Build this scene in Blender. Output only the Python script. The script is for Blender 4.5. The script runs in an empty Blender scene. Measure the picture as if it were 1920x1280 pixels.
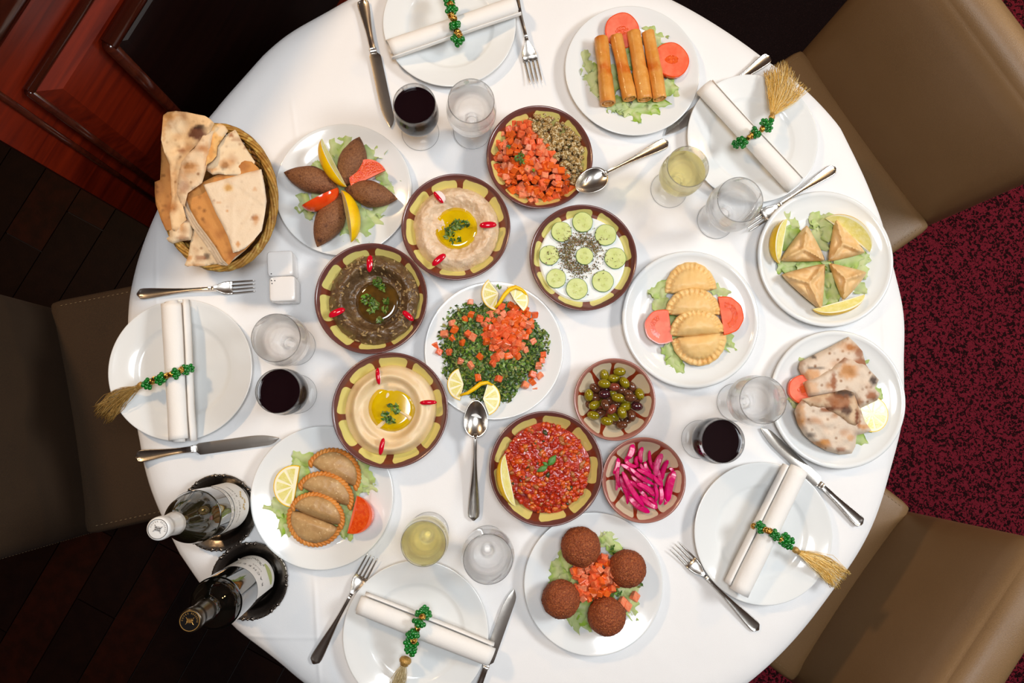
import bpy, math, random
import numpy as np
from mathutils import Vector, Matrix, noise
from mathutils.geometry import delaunay_2d_cdt
sc = bpy.context.scene
COL = sc.collection
PI = math.pi
# ---------------------------------------------------------------- camera, light, exposure
T = 0.75                      # height of the table top (cloth surface)
H = 1.40                      # lens above the table
FPX = 1400.0                  # focal length in pixels of the 1920 wide frame
NAD = (900.0, 790.0)          # where straight down falls in the frame
_d = Vector((NAD[0]-960, -(NAD[1]-640), -FPX)).normalized()
_z = -_d
_x = (Vector((1, 0, 0)) - _z*_z.x).normalized()
_y = _z.cross(_x)
CAMR = Matrix((_x, _y, _z))   # camera space to world space
camd = bpy.data.cameras.new('camera')
camd.sensor_width = 36.0
camd.lens = 36.0*FPX/1920
camd.clip_start = 0.02
cam = bpy.data.objects.new('camera', camd)
COL.objects.link(cam)
cam.matrix_world = Matrix.Translation((0, 0, T+H)) @ CAMR.to_4x4()
sc.camera = cam

world = bpy.data.worlds.new('world'); sc.world = world; world.use_nodes = True
world.node_tree.nodes['Background'].inputs[0].default_value = (1.0, 0.93, 0.84, 1)
world.node_tree.nodes['Background'].inputs[1].default_value = 0.16

def area(name, loc, target, size, power, col, shape='DISK'):
    l = bpy.data.lights.new(name, 'AREA'); l.energy = power; l.size = size; l.color = col; l.shape = shape
    o = bpy.data.objects.new(name, l); COL.objects.link(o); o.location = loc
    o.rotation_euler = (Vector(target)-Vector(loc)).to_track_quat('-Z', 'Y').to_euler()
    return o
area('key_lamp', (2.45, 0.5, 3.1), (0.1, 0.15, T), 1.0, 62, (0.92, 0.965, 1.0))
area('overhead_fill', (0.1, 0.05, 3.15), (0.1, 0.05, 0), 0.9, 27, (0.93, 0.965, 1.0))  # added overhead fill, lifts the seats and evens out the cloth
area('wall_lamp', (-1.45, 1.35, 2.7), (-1.0, 0.75, 0.9), 0.25, 20, (1.0, 0.66, 0.36))
area('corner_lamp', (2.1, 1.6, 2.3), (1.75, 1.25, 0.1), 0.2, 10, (1.0, 0.62, 0.25))
vs = sc.view_settings
vs.view_transform = 'Standard'; vs.look = 'None'; vs.gamma = 1.0; vs.use_curve_mapping = False
vs.exposure = 0.27
cy = sc.cycles
cy.max_bounces = 10; cy.transmission_bounces = 10; cy.glossy_bounces = 4; cy.diffuse_bounces = 3
cy.transparent_max_bounces = 12
cy.caustics_refractive = True; cy.caustics_reflective = False; cy.blur_glossy = 0.6
cy.sample_clamp_indirect = 6.0

# ---------------------------------------------------------------- helpers
def P(px, py, z=0.0):
    """world point at height z above the table top that the frame shows at pixel (px, py)"""
    d = CAMR @ Vector((px-960, -(py-640), -FPX))
    t = (z-H)/d.z
    return Vector((d.x*t, d.y*t, T+z))

def S(r, g, b):
    return tuple(((v/255)/12.92 if v/255 <= 0.04045 else ((v/255+0.055)/1.055)**2.4) for v in (r, g, b))+(1.0,)

def tag(o, label=None, cat=None, group=None, kind=None):
    if label: o['label'] = label
    if cat: o['category'] = cat
    if group: o['group'] = group
    if kind: o['kind'] = kind
    return o

def empty(name, loc, label, cat, group=None, rz=0.0):
    o = bpy.data.objects.new(name, None); COL.objects.link(o); o.location = loc
    o.rotation_euler = (0, 0, rz); o.empty_display_size = 0.02
    return tag(o, label, cat, group)

class MB:
    def __init__(s): s.v = []; s.f = []; s.c = []; s.m = []
    def add(s, v, f, col=None, mi=0):
        n = len(s.v); s.v += [tuple(p) for p in v]; s.f += [tuple(i+n for i in q) for q in f]
        s.c += [col or (1, 1, 1, 1)]*len(v); s.m += [mi]*len(f)
        return s
    def lathe(s, prof, seg=48, mi=0, mod=None, col=None, c=(0, 0, 0)):
        v = []; f = []; n = len(prof)
        for i, (r, z) in enumerate(prof):
            for j in range(seg):
                a = 2*PI*j/seg; rr = r; zz = z
                if mod: rr, zz = mod(r, z, a)
                v.append((c[0]+rr*math.cos(a), c[1]+rr*math.sin(a), c[2]+zz))
        for i in range(n-1):
            for j in range(seg):
                k = (j+1) % seg
                f.append((i*seg+j, i*seg+k, (i+1)*seg+k, (i+1)*seg+j))
        return s.add(v, f, col, mi)
    def loft(s, rings, closed=True, caps=True, mi=0, col=None):
        v = [p for r in rings for p in r]; m = len(rings[0]); f = []
        for i in range(len(rings)-1):
            for j in range(m if closed else m-1):
                k = (j+1) % m
                f.append((i*m+j, i*m+k, (i+1)*m+k, (i+1)*m+j))
        if caps and closed:
            f.append(tuple(range(m))[::-1]); f.append(tuple((len(rings)-1)*m+j for j in range(m)))
        return s.add(v, f, col, mi)
    def tube(s, pts, r, seg=6, mi=0, closed=False, col=None):
        pts = [Vector(p) for p in pts]; n = len(pts); rings = []
        for i in range(n):
            a = pts[(i-1) % n] if (closed or i > 0) else pts[i]; b = pts[(i+1) % n] if (closed or i < n-1) else pts[i]
            t = (b-a).normalized() if (b-a).length > 1e-9 else Vector((1, 0, 0))
            up = Vector((0, 0, 1)) if abs(t.z) < 0.9 else Vector((0, 1, 0))
            sx = t.cross(up).normalized(); sy = sx.cross(t)
            rr = r(i/(n-1)) if callable(r) else r
            rings.append([pts[i]+sx*rr*math.cos(2*PI*k/seg)+sy*rr*math.sin(2*PI*k/seg) for k in range(seg)])
        if closed: rings.append(rings[0])
        return s.loft(rings, caps=not closed, mi=mi, col=col)
    def box(s, c, d, mi=0, col=None, M=None, jit=0, rnd=None):
        v = []
        for sx, sy, sz in ((-1,-1,-1),(1,-1,-1),(1,1,-1),(-1,1,-1),(-1,-1,1),(1,-1,1),(1,1,1),(-1,1,1)):
            p = Vector((sx*d[0]/2, sy*d[1]/2, sz*d[2]/2))
            if jit: p = Vector((p.x*(1+rnd.uniform(-jit, jit)), p.y*(1+rnd.uniform(-jit, jit)), p.z*(1+rnd.uniform(-jit, jit))))
            if M is not None: p = M @ p
            v.append(p+Vector(c))
        return s.add(v, [(3,2,1,0),(4,5,6,7),(0,1,5,4),(1,2,6,5),(2,3,7,6),(3,0,4,7)], col, mi)
    def ball(s, c, r, nu=12, nv=8, mi=0, col=None, fn=None, M=None):
        v = []; f = []
        rx, ry, rz = r if hasattr(r, '__len__') else (r, r, r)
        for i in range(nv+1):
            th = PI*i/nv
            for j in range(nu):
                ph = 2*PI*j/nu
                d = Vector((math.sin(th)*math.cos(ph), math.sin(th)*math.sin(ph), math.cos(th)))
                k = fn(d) if fn else 1.0
                p = Vector((d.x*rx*k, d.y*ry*k, d.z*rz*k))
                if M is not None: p = M @ p
                v.append(p+Vector(c))
        for i in range(nv):
            for j in range(nu):
                k = (j+1) % nu
                f.append((i*nu+j, (i+1)*nu+j, (i+1)*nu+k, i*nu+k))
        return s.add(v, f, col, mi)
    def mesh(s, name, mats, smooth=True, vcol=False):
        me = bpy.data.meshes.new(name); me.from_pydata([tuple(p) for p in s.v], [], s.f)
        for m in (mats if isinstance(mats, (list, tuple)) else [mats]): me.materials.append(m)
        if any(s.m): me.polygons.foreach_set('material_index', s.m)
        if vcol:
            ca = me.color_attributes.new('Col', 'FLOAT_COLOR', 'POINT')
            ca.data.foreach_set('color', [x for q in s.c for x in q])
        me.validate(); me.shade_smooth() if smooth else me.shade_flat()
        return me
    def build(s, name, mats, parent=None, loc=(0, 0, 0), smooth=True, vcol=False, auto=None):
        me = s.mesh(name, mats, smooth, vcol)
        if auto: me.set_sharp_from_angle(angle=math.radians(auto))
        return place(name, me, loc, parent)

def place(name, me, loc=(0, 0, 0), parent=None, rot=None, M=None):
    o = bpy.data.objects.new(name, me); COL.objects.link(o)
    if M is not None: o.matrix_world = M
    else:
        o.location = loc
        if rot: o.rotation_euler = rot
    if parent is not None: o.parent = parent
    return o

def clone(o, label=None, **kw):
    c = o.copy(); COL.objects.link(c)
    for ch in o.children:
        d = ch.copy(); COL.objects.link(d); d.parent = c; d.matrix_parent_inverse = ch.matrix_parent_inverse.copy()
        for g in ch.children:
            e = g.copy(); COL.objects.link(e); e.parent = d
    if label: c['label'] = label
    return c

def frame(a, b, roll=0.0, up=(0, 0, 1)):
    """matrix with origin a, x axis towards b, z close to up"""
    a = Vector(a); b = Vector(b)
    x = (b-a).normalized(); y = Vector(up).cross(x).normalized(); z = x.cross(y)
    M = Matrix(((x.x, y.x, z.x, a.x), (x.y, y.y, z.y, a.y), (x.z, y.z, z.z, a.z), (0, 0, 0, 1)))
    return M @ Matrix.Rotation(roll, 4, 'X') if roll else M

def nz(x, y, z=0.0): return noise.noise(Vector((x, y, z)))
def smooth01(t): t = max(0.0, min(1.0, t)); return t*t*(3-2*t)

# ---------------------------------------------------------------- materials
def nodes(name):
    m = bpy.data.materials.new(name); m.use_nodes = True
    nt = m.node_tree; return m, nt, nt.nodes['Principled BSDF']
def nd(nt, t, **kw):
    n = nt.nodes.new(t)
    for k, v in kw.items():
        if k.startswith('i_'): n.inputs[int(k[2:])].default_value = v
        else: setattr(n, k, v)
    return n
def noise_ramp(nt, co, scale, lo, hi, detail=4, rough=0.55, dist=0.0):
    n = nd(nt, 'ShaderNodeTexNoise'); n.inputs['Scale'].default_value = scale; n.inputs['Detail'].default_value = detail
    n.inputs['Roughness'].default_value = rough; n.inputs['Distortion'].default_value = dist
    nt.links.new(co, n.inputs['Vector'])
    r = nd(nt, 'ShaderNodeMapRange'); r.inputs[1].default_value = lo; r.inputs[2].default_value = hi
    nt.links.new(n.outputs['Fac'], r.inputs[0]); return r.outputs[0]
def mixc(nt, fac, a, b):
    m = nd(nt, 'ShaderNodeMix', data_type='RGBA')
    for s_, v in ((m.inputs[0], fac), (m.inputs[6], a), (m.inputs[7], b)):
        if isinstance(v, (tuple, list, float, int)): s_.default_value = v
        else: nt.links.new(v, s_)
    return m.outputs[2]
MATS = {}
def pm(name, col, rough=0.5, col2=None, ns=60, lo=0.35, hi=0.65, spots=(), bump=(), metal=0, coat=0, trans=0, ior=1.45,
       sss=0, spec=0.5, attr=False, sheen=0, sssr=(0.01, 0.006, 0.004), aniso=0):
    if name in MATS: return MATS[name]
    m, nt, b = nodes(name); L = nt.links
    co = nd(nt, 'ShaderNodeTexCoord').outputs['Object']
    c = col
    if attr:
        a = nd(nt, 'ShaderNodeAttribute', attribute_name='Col'); c = a.outputs['Color']
    if col2: c = mixc(nt, noise_ramp(nt, co, ns, lo, hi), c, col2)
    for (sc_, sscale, slo, shi) in spots:
        c = mixc(nt, noise_ramp(nt, co, sscale, slo, shi, 3), c, sc_)
    if isinstance(c, tuple): b.inputs['Base Color'].default_value = c
    else: L.new(c, b.inputs['Base Color'])
    b.inputs['Roughness'].default_value = rough; b.inputs['Metallic'].default_value = metal
    b.inputs['Coat Weight'].default_value = coat; b.inputs['Coat Roughness'].default_value = 0.06
    b.inputs['Transmission Weight'].default_value = trans; b.inputs['IOR'].default_value = ior
    b.inputs['Specular IOR Level'].default_value = spec
    b.inputs['Sheen Weight'].default_value = sheen
    b.inputs['Anisotropic'].default_value = aniso
    if sss:
        b.inputs['Subsurface Weight'].default_value = sss; b.inputs['Subsurface Radius'].default_value = sssr
        b.inputs['Subsurface Scale'].default_value = 1.0
    prev = None
    for (bs, dist) in bump:
        n = nd(nt, 'ShaderNodeTexNoise'); n.inputs['Scale'].default_value = bs; n.inputs['Detail'].default_value = 3
        L.new(co, n.inputs['Vector'])
        bn = nd(nt, 'ShaderNodeBump'); bn.inputs['Distance'].default_value = dist; bn.inputs['Strength'].default_value = 1.0
        L.new(n.outputs['Fac'], bn.inputs['Height'])
        if prev: L.new(prev, bn.inputs['Normal'])
        prev = bn.outputs[0]
    if prev: L.new(prev, b.inputs['Normal'])
    MATS[name] = m; return m

PORC = pm('porcelain', S(232, 234, 233), 0.12, coat=0.3)
CREAMPORC = pm('shaker_porcelain', S(236, 234, 232), 0.15, coat=0.3)
STEEL = pm('steel', S(222, 216, 208), 0.26, metal=1, bump=((30, 0.0003),))
def clear(name, tint, ior, fac):
    m = bpy.data.materials.new(name); m.use_nodes = True; nt = m.node_tree; nt.nodes.clear(); L = nt.links
    g = nt.nodes.new('ShaderNodeBsdfGlass'); g.inputs['Roughness'].default_value = 0; g.inputs['IOR'].default_value = ior; g.inputs['Color'].default_value = tint
    t = nt.nodes.new('ShaderNodeBsdfTransparent'); t.inputs['Color'].default_value = tint
    mx = nt.nodes.new('ShaderNodeMixShader'); lw = nt.nodes.new('ShaderNodeLayerWeight'); lw.inputs[0].default_value = 0.5; mr = nt.nodes.new('ShaderNodeMapRange'); mr.inputs[1].default_value = 0.15; mr.inputs[2].default_value = 0.95; mr.inputs[3].default_value = fac; mr.inputs[4].default_value = 0.97; L.new(lw.outputs['Facing'], mr.inputs[0]); L.new(mr.outputs[0], mx.inputs[0])
    L.new(t.outputs[0], mx.inputs[1]); L.new(g.outputs[0], mx.inputs[2])
    o = nt.nodes.new('ShaderNodeOutputMaterial'); L.new(mx.outputs[0], o.inputs[0]); return m
GLASS = clear('clear_glass', (1, 1, 1, 1), 1.45, 0.36)
WATER = clear('water', (1, 1, 1, 1), 1.33, 0.42)
WHITEWINE = clear('white_wine', (0.975, 0.935, 0.68, 1), 1.34, 0.42)
REDWINE = pm('red_wine', S(22, 8, 12), 0.03, spec=0.5)
LETT = pm('lettuce', S(200, 215, 120), 0.35, attr=True, bump=((300, 0.0006),), sss=0.2, sssr=(0.004, 0.006, 0.002))
TOMD = [pm('tomato_flesh_%s' % n, c, 0.22, c2, 200, 0.4, 0.7, bump=((260, 0.0009),)) for n, c, c2 in
        (('red', S(228, 92, 50), S(240, 130, 80)), ('pink', S(230, 126, 88), S(240, 158, 116)), ('orange', S(234, 108, 38), S(226, 88, 36)))]
GOLD = pm('gold_wire', S(214, 168, 84), 0.25, metal=1)
GREENGLASS = pm('green_bead_glass', S(22, 150, 44), 0.04, trans=0.5, ior=1.5, coat=0.6)
THREAD = pm('gold_thread', S(226, 176, 66), 0.32, attr=True, metal=0.1)
LEMONSKIN = pm('lemon_skin', S(252, 208, 6), 0.35, S(246, 192, 4), 60, bump=((700, 0.0004),))
LEMONPITH = pm('lemon_pith', S(252, 246, 214), 0.5)
LEMONFLESH = pm('lemon_flesh', S(234, 222, 120), 0.15, S(244, 236, 168), 90, bump=((400, 0.0006),), coat=0.4)
TOMSKIN = pm('tomato_skin', S(226, 62, 18), 0.12, S(234, 84, 26), 40, coat=0.4)
TOMFLESH = pm('tomato_flesh', S(240, 122, 88), 0.38, S(236, 98, 62), 60)
TOMSEED = pm('tomato_seed_gel', S(238, 96, 30), 0.1, S(222, 64, 12), 160, coat=0.6, bump=((350, 0.001),))
PARS = pm('parsley', S(40, 96, 26), 0.4, attr=True)
RADSKIN = pm('radish_skin', S(206, 12, 40), 0.12, coat=0.5)
RADFLESH = pm('radish_flesh', S(246, 226, 222), 0.3)
# ---------------------------------------------------------------- the room
def wood_mat(name, c1, c2, rough, ax=0, coat=0.3):
    m, nt, b = nodes(name); L = nt.links
    co = nd(nt, 'ShaderNodeTexCoord').outputs['Object']
    mp = nd(nt, 'ShaderNodeMapping'); s_ = [60, 60, 60]; s_[ax] = 4; mp.inputs['Scale'].default_value = s_
    L.new(co, mp.inputs[0])
    f = noise_ramp(nt, mp.outputs[0], 1.0, 0.3, 0.7, 5, 0.6, 0.6)
    L.new(mixc(nt, f, c1, c2), b.inputs['Base Color'])
    b.inputs['Roughness'].default_value = rough; b.inputs['Coat Weight'].default_value = coat; b.inputs['Coat Roughness'].default_value = 0.12
    return m
CHERRY = wood_mat('cherry_wood', S(126, 32, 4), S(84, 15, 2), 0.42, coat=0.08)
MOULD = wood_mat('moulding_wood', S(72, 26, 12), S(48, 14, 8), 0.2, coat=0.7)
FLOORW = wood_mat('floor_wood', S(30, 12, 7), S(20, 8, 5), 0.7, coat=0)
PLASTER = pm('ceiling_plaster', S(212, 204, 194), 0.9)
WALLP = pm('wall_paint', S(70, 46, 32), 0.85)

def box_obj(name, c, d, mat, parent=None, bev=0.0, seg=3, smooth=False, rot=None, loc=(0, 0, 0)):
    o = MB().box(c, d).build(name, mat, parent, loc, smooth=smooth)
    if rot: o.rotation_euler = rot
    if bev:
        md = o.modifiers.new('bevel', 'BEVEL'); md.width = bev; md.segments = seg
        o.data.shade_smooth()
        md.harden_normals = False
    return o
X0, X1, Y0, Y1 = -2.3, 3.1, -1.9, 2.2
fl = tag(box_obj('floor', ((X0+X1)/2, (Y0+Y1)/2, -0.03), (X1-X0, Y1-Y0, 0.04), FLOORW), 'dark floor of the dining room', kind='structure')
tag(box_obj('ceiling', ((X0+X1)/2, (Y0+Y1)/2, 3.25), (X1-X0, Y1-Y0, 0.06), PLASTER), 'plain plaster ceiling', kind='structure')
tag(box_obj('wall_front', ((X0+X1)/2, Y0-0.05, 1.6), (X1-X0, 0.1, 3.3), WALLP), 'painted wall', kind='structure')
tag(box_obj('wall_back', ((X0+X1)/2, Y1+0.05, 1.6), (X1-X0, 0.1, 3.3), WALLP), 'painted wall', kind='structure')
tag(box_obj('wall_west', (X0-0.05, (Y0+Y1)/2, 1.6), (0.1, Y1-Y0, 3.3), WALLP), 'painted wall', kind='structure')
tag(box_obj('wall_right', (X1+0.05, (Y0+Y1)/2, 1.6), (0.1, Y1-Y0, 3.3), WALLP), 'painted wall', kind='structure')

# panelled wall beside the table, running along U
U = Vector((0.469, 0.883, 0)).normalized(); N = Vector((U.y, -U.x, 0))     # N faces the table
WP = P(20, 30, 0.30)
def wallsz(px, py, n=0.0):
    d = CAMR @ Vector((px-960, -(py-640), -FPX)); o = Vector((0, 0, T+H))
    t = ((WP+N*n)-o).dot(N)/d.dot(N); q = o+d*t
    return (q-WP).dot(U), q.z
wall_loc = Vector((WP.x, WP.y, 0)); wall_rot = math.atan2(U.y, U.x)
s_end, z_end = wallsz(60, 297)
wl = tag(box_obj('wall_left', (s_end+0.85, 0.04, 0.56), (1.7, 0.08, 1.12), CHERRY, loc=wall_loc, rot=(0, 0, wall_rot)), 'cherry wood panelled wall beside the table', kind='structure')
# local frame of wl: x along U, y away from the table, z up
def frustum(s0, z1, s1, z0, n0, n1, ch):
    a = [(s0, -n0, z0), (s1, -n0, z0), (s1, -n0, z1), (s0, -n0, z1)]
    b = [(s0+ch, -n1, z0+ch), (s1-ch, -n1, z0+ch), (s1-ch, -n1, z1-ch), (s0+ch, -n1, z1-ch)]
    g = [(p[0], 0.005, p[2]) for p in a]
    return MB().add(g+a+b, [(0,1,5,4),(1,2,6,5),(2,3,7,6),(3,0,4,7),(4,5,9,8),(5,6,10,9),(6,7,11,10),(7,4,8,11),(8,9,10,11)])
s1, z1 = wallsz(44, 166)
s2, z2 = wallsz(190, 76, 0.03)
ch = 0.035
frustum(s1, z1, s1+1.5, 0.14, 0.012, 0.03, ch).build('raised_panel', CHERRY, wl, smooth=False)
frustum(s2, z2, s1+1.42, 0.22, 0.042, 0.048, 0.03).build('inner_panel', wood_mat('shaded_cherry', S(26, 9, 6), S(16, 5, 4), 0.3), wl, smooth=False)  # panel wood coloured near black to paint in the shade here
def mould(name, pts, r):
    MB().tube(pts, r, 10).build(name, MOULD, wl)
mould('panel_moulding', [(s1+1.5, -0.010, z1), (s1, -0.010, z1)], 0.008)
mould('panel_moulding', [(s1, -0.010, z1), (s1, -0.010, 0.14)], 0.008)
mould('panel_moulding', [(s1+1.42, -0.044, z2), (s2, -0.044, z2)], 0.014)
mould('panel_moulding', [(s2, -0.044, z2), (s2, -0.044, 0.22)], 0.012)
mould('corner_bead', [(s_end+0.06, -0.002, 1.1), (s_end+0.06, -0.002, 0.05)], 0.006)
mould('cap_rail', [(s_end-0.02, -0.012, 1.09), (s_end+1.7, -0.012, 1.09)], 0.026)
box_obj('cap_board', (s_end+0.85, 0.04, 1.13), (1.74, 0.14, 0.03), MOULD, wl, 0.01)
box_obj('plinth', (s_end+0.85, -0.012, 0.06), (1.7, 0.024, 0.12), CHERRY, wl, 0.006)

# floor boards run along U; each board in view is a part of the floor
rb = random.Random(5)
fboards = [pm('floor_board_%s' % n, c, 0.55, c2, 30, bump=((200, 0.0003),), coat=0.0, spec=0.1) for n, c, c2 in
           (('dark', S(18, 7, 5), S(12, 4, 3)), ('brown', S(24, 9, 5), S(18, 6, 4)), ('warm', S(40, 13, 5), S(27, 9, 4)))]
bw = 0.118
for k in range(-9, 19):
    off = k*bw
    sst = -2.4+rb.uniform(0, 0.5)
    while sst < 1.4:
        Ls = rb.uniform(0.75, 1.15)
        c = Vector((-0.30, -0.62, 0))+N*(-off+0.35)+U*(sst+Ls/2+0.2)
        e1 = c+U*Ls/2; e0 = c-U*Ls/2
        if min(e0.x, e1.x) > X0+0.02 and max(e0.x, e1.x) < 0.05 and min(e0.y, e1.y) > Y0+0.02 and max(e0.y, e1.y) < Y1:
            b_ = MB().box((0, 0, 0), (Ls-0.003, bw-0.003, 0.012)).build('floor_board', rb.choice(fboards), fl, (c.x, c.y, -0.0068), smooth=False)
            b_.rotation_euler = (0, 0, wall_rot)
        sst += Ls

# carpet
def carpet_mat():
    m, nt, b = nodes('carpet_pile'); L = nt.links
    co = nd(nt, 'ShaderNodeTexCoord').outputs['Object']
    f = noise_ramp(nt, co, 120, 0.49, 0.55, 2, 0.5, 0.8)
    f2 = noise_ramp(nt, co, 420, 0.3, 0.7, 2)
    c = mixc(nt, f, S(98, 17, 32), S(30, 7, 10))
    c = mixc(nt, f2, c, S(118, 24, 42))
    mm = nd(nt, 'ShaderNodeMix', data_type='RGBA', blend_type='MULTIPLY'); mm.inputs[0].default_value = 0.0
    L.new(mixc(nt, f, mixc(nt, f2, S(112, 22, 38), S(134, 38, 52)), S(38, 11, 14)), b.inputs['Base Color'])
    b.inputs['Roughness'].default_value = 0.95; b.inputs['Sheen Weight'].default_value = 0.0; b.inputs['Specular IOR Level'].default_value = 0.1
    n = nd(nt, 'ShaderNodeTexNoise'); n.inputs['Scale'].default_value = 380; L.new(co, n.inputs['Vector'])
    bn = nd(nt, 'ShaderNodeBump'); bn.inputs['Distance'].default_value = 0.006; L.new(n.outputs['Fac'], bn.inputs['Height']); L.new(bn.outputs[0], b.inputs['Normal'])
    return m
g = MB(); nx_, ny_ = 60, 90; cx0, cx1 = 0.06, X1-0.01; cy0, cy1 = Y0+0.01, Y1-0.01
vv = [(cx0+(cx1-cx0)*i/nx_, cy0+(cy1-cy0)*j/ny_, -0.003+0.0014*nz(i*0.7, j*0.7)) for j in range(ny_+1) for i in range(nx_+1)]
g.add(vv, [(j*(nx_+1)+i, j*(nx_+1)+i+1, (j+1)*(nx_+1)+i+1, (j+1)*(nx_+1)+i) for j in range(ny_) for i in range(nx_)])
tag(g.build('carpet', carpet_mat()), 'dark red flecked loop pile carpet under the tan chairs', 'carpet', kind='stuff')
SHADE_PILE = pm('shaded_carpet_pile', S(26, 14, 14), 0.95, S(16, 8, 9), 300, spots=((S(84, 60, 56), 620, 0.66, 0.72),), bump=((500, 0.003),), spec=0.1)  # shade on the carpet, painted as a near-black sheet over the red pile
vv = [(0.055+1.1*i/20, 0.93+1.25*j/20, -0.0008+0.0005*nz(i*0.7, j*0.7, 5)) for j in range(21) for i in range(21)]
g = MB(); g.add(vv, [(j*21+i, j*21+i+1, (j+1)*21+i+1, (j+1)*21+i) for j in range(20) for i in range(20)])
tag(g.build('carpet_shade_sheet', SHADE_PILE), 'speckled carpet sheet with shade painted in, behind the spring roll side of the table', 'carpet', kind='stuff')

# ---------------------------------------------------------------- chairs
def fabric(name, c1, c2, rough=0.6, sheen=0.0):
    m, nt, b = nodes(name); L = nt.links
    co = nd(nt, 'ShaderNodeTexCoord').outputs['Object']
    f = noise_ramp(nt, co, 500, 0.35, 0.65, 2)
    f3 = noise_ramp(nt, co, 6, 0.3, 0.7, 2)
    L.new(mixc(nt, f3, mixc(nt, f, c1, c2), c1), b.inputs['Base Color'])
    b.inputs['Roughness'].default_value = rough; b.inputs['Sheen Weight'].default_value = sheen
    w = nd(nt, 'ShaderNodeTexNoise'); w.inputs['Scale'].default_value = 700; L.new(co, w.inputs['Vector'])
    bn = nd(nt, 'ShaderNodeBump'); bn.inputs['Distance'].default_value = 0.0004; L.new(w.outputs['Fac'], bn.inputs['Height']); L.new(bn.outputs[0], b.inputs['Normal'])
    return m
TAN = fabric('tan_leatherette', S(132, 102, 68), S(120, 92, 60), 0.42, 0.0)
LINEN = fabric('brown_linen', S(62, 42, 20), S(46, 30, 12), 0.85)
STITCH = pm('stitching', S(150, 126, 92), 0.8)
LEGW = pm('dark_leg_wood', S(30, 16, 10), 0.35)
def cushion(name, c, d, r, mat, parent, sag=0.0):
    """soft box: superellipsoid-edged grid box"""
    n = 14; mb = MB(); hx, hy, hz = d[0]/2, d[1]/2, d[2]/2
    def pt(u, v, w):
        p = Vector((u*hx, v*hy, w*hz)); q = Vector((max(-hx+r, min(hx-r, p.x)), max(-hy+r, min(hy-r, p.y)), max(-hz+r, min(hz-r, p.z))))
        e = p-q
        if e.length > 1e-9: p = q+e.normalized()*r
        bul = (1-u*u)*(1-v*v)*sag if abs(w) > 0.999 else 0
        if name == 'backrest' and abs(u) > 0.999: p.x += math.copysign((1-v*v)*(1-w*w)*sag, u)
        p.z += bul*w
        return (c[0]+p.x, c[1]+p.y, c[2]+p.z)
    lv = [-1+2*i/n for i in range(n+1)]
    for ax in range(3):
        for sg in (-1, 1):
            v = []
            for a in lv:
                for b in lv:
                    # denser near the edges
                    a2 = math.sin(a*PI/2); b2 = math.sin(b*PI/2)
                    t = [0, 0, 0]; t[ax] = sg; t[(ax+1) % 3] = a2; t[(ax+2) % 3] = b2
                    v.append(pt(*t))
            f = [(i*(n+1)+j, (i+1)*(n+1)+j, (i+1)*(n+1)+j+1, i*(n+1)+j+1) for i in range(n) for j in range(n)]
            if sg < 0: f = [q[::-1] for q in f]
            mb.add(v, f)
    o = mb.build(name, mat, parent)
    import bmesh
    bm = bmesh.new(); bm.from_mesh(o.data); bmesh.ops.remove_doubles(bm, verts=bm.verts, dist=1e-5); bm.to_mesh(o.data); bm.free(); o.data.shade_smooth()
    return o
def chair(c0, c1, mat, label, top, zs=0.48):
    """c0, c1: pixels of the two ends of the crease between seat and back"""
    a = P(c0[0], c0[1], zs-T); b = P(c1[0], c1[1], zs-T); mid = (a+b)/2; w = (b-a).length
    yv = (b-a).normalized(); xv = Vector((yv.y, -yv.x, 0))
    if xv.dot(mid) < 0: xv = -xv; yv = -yv         # x points away from the table
    r = empty('dining_chair', (mid.x, mid.y, 0), label, 'chair', 'upholstered dining chairs around the table', math.atan2(xv.y, xv.x))
    cushion('seat', (-0.235, 0, zs-0.065), (0.49, w, 0.13), 0.018, mat, r, 0.008)
    bk = cushion('backrest', (0.055, 0, (top+0.30)/2), (0.105, w, top-0.30), 0.042, mat, r, 0.012)
    sm = MB()
    for y in (-w/2+0.016, w/2-0.016):
        for k in range(44):
            x = -0.46+k*0.0102; sm.box((x, y, zs-0.0002), (0.0042, 0.0008, 0.0010))
    o = sm.build('seat_stitching', STITCH, r, smooth=False); o['kind'] = 'stuff'
    sm = MB()
    for y in (-w/2-0.0005, w/2+0.0005):
        for k in range(44):
            sm.box((0.050, y, 0.34+k*0.0102), (0.0008, 0.0010, 0.0042))
    o = sm.build('back_stitching', STITCH, r, smooth=False); o['kind'] = 'stuff'
    for x in (-0.43, 0.06):
        for y in (-w/2+0.04, w/2-0.04):
            MB().loft([[(x-h_, y-h_, z), (x+h_, y-h_, z), (x+h_, y+h_, z), (x-h_, y+h_, z)] for z, h_ in ((0.0, 0.014), (0.37, 0.021))]).build('leg', LEGW, r, smooth=False)
    return r
chair((1500, 90), (1745, 428), TAN, 'tan leatherette dining chair nearest the spring roll plate', 0.90)
chair((1709, 947), (1484, 1280), TAN, 'tan leatherette dining chair beside the gold tassel and pickled turnip corner', 0.87)
chair((95, 563), (165, 1003), LINEN, 'dark brown linen dining chair behind the bread basket end of the table', 0.88)

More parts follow.
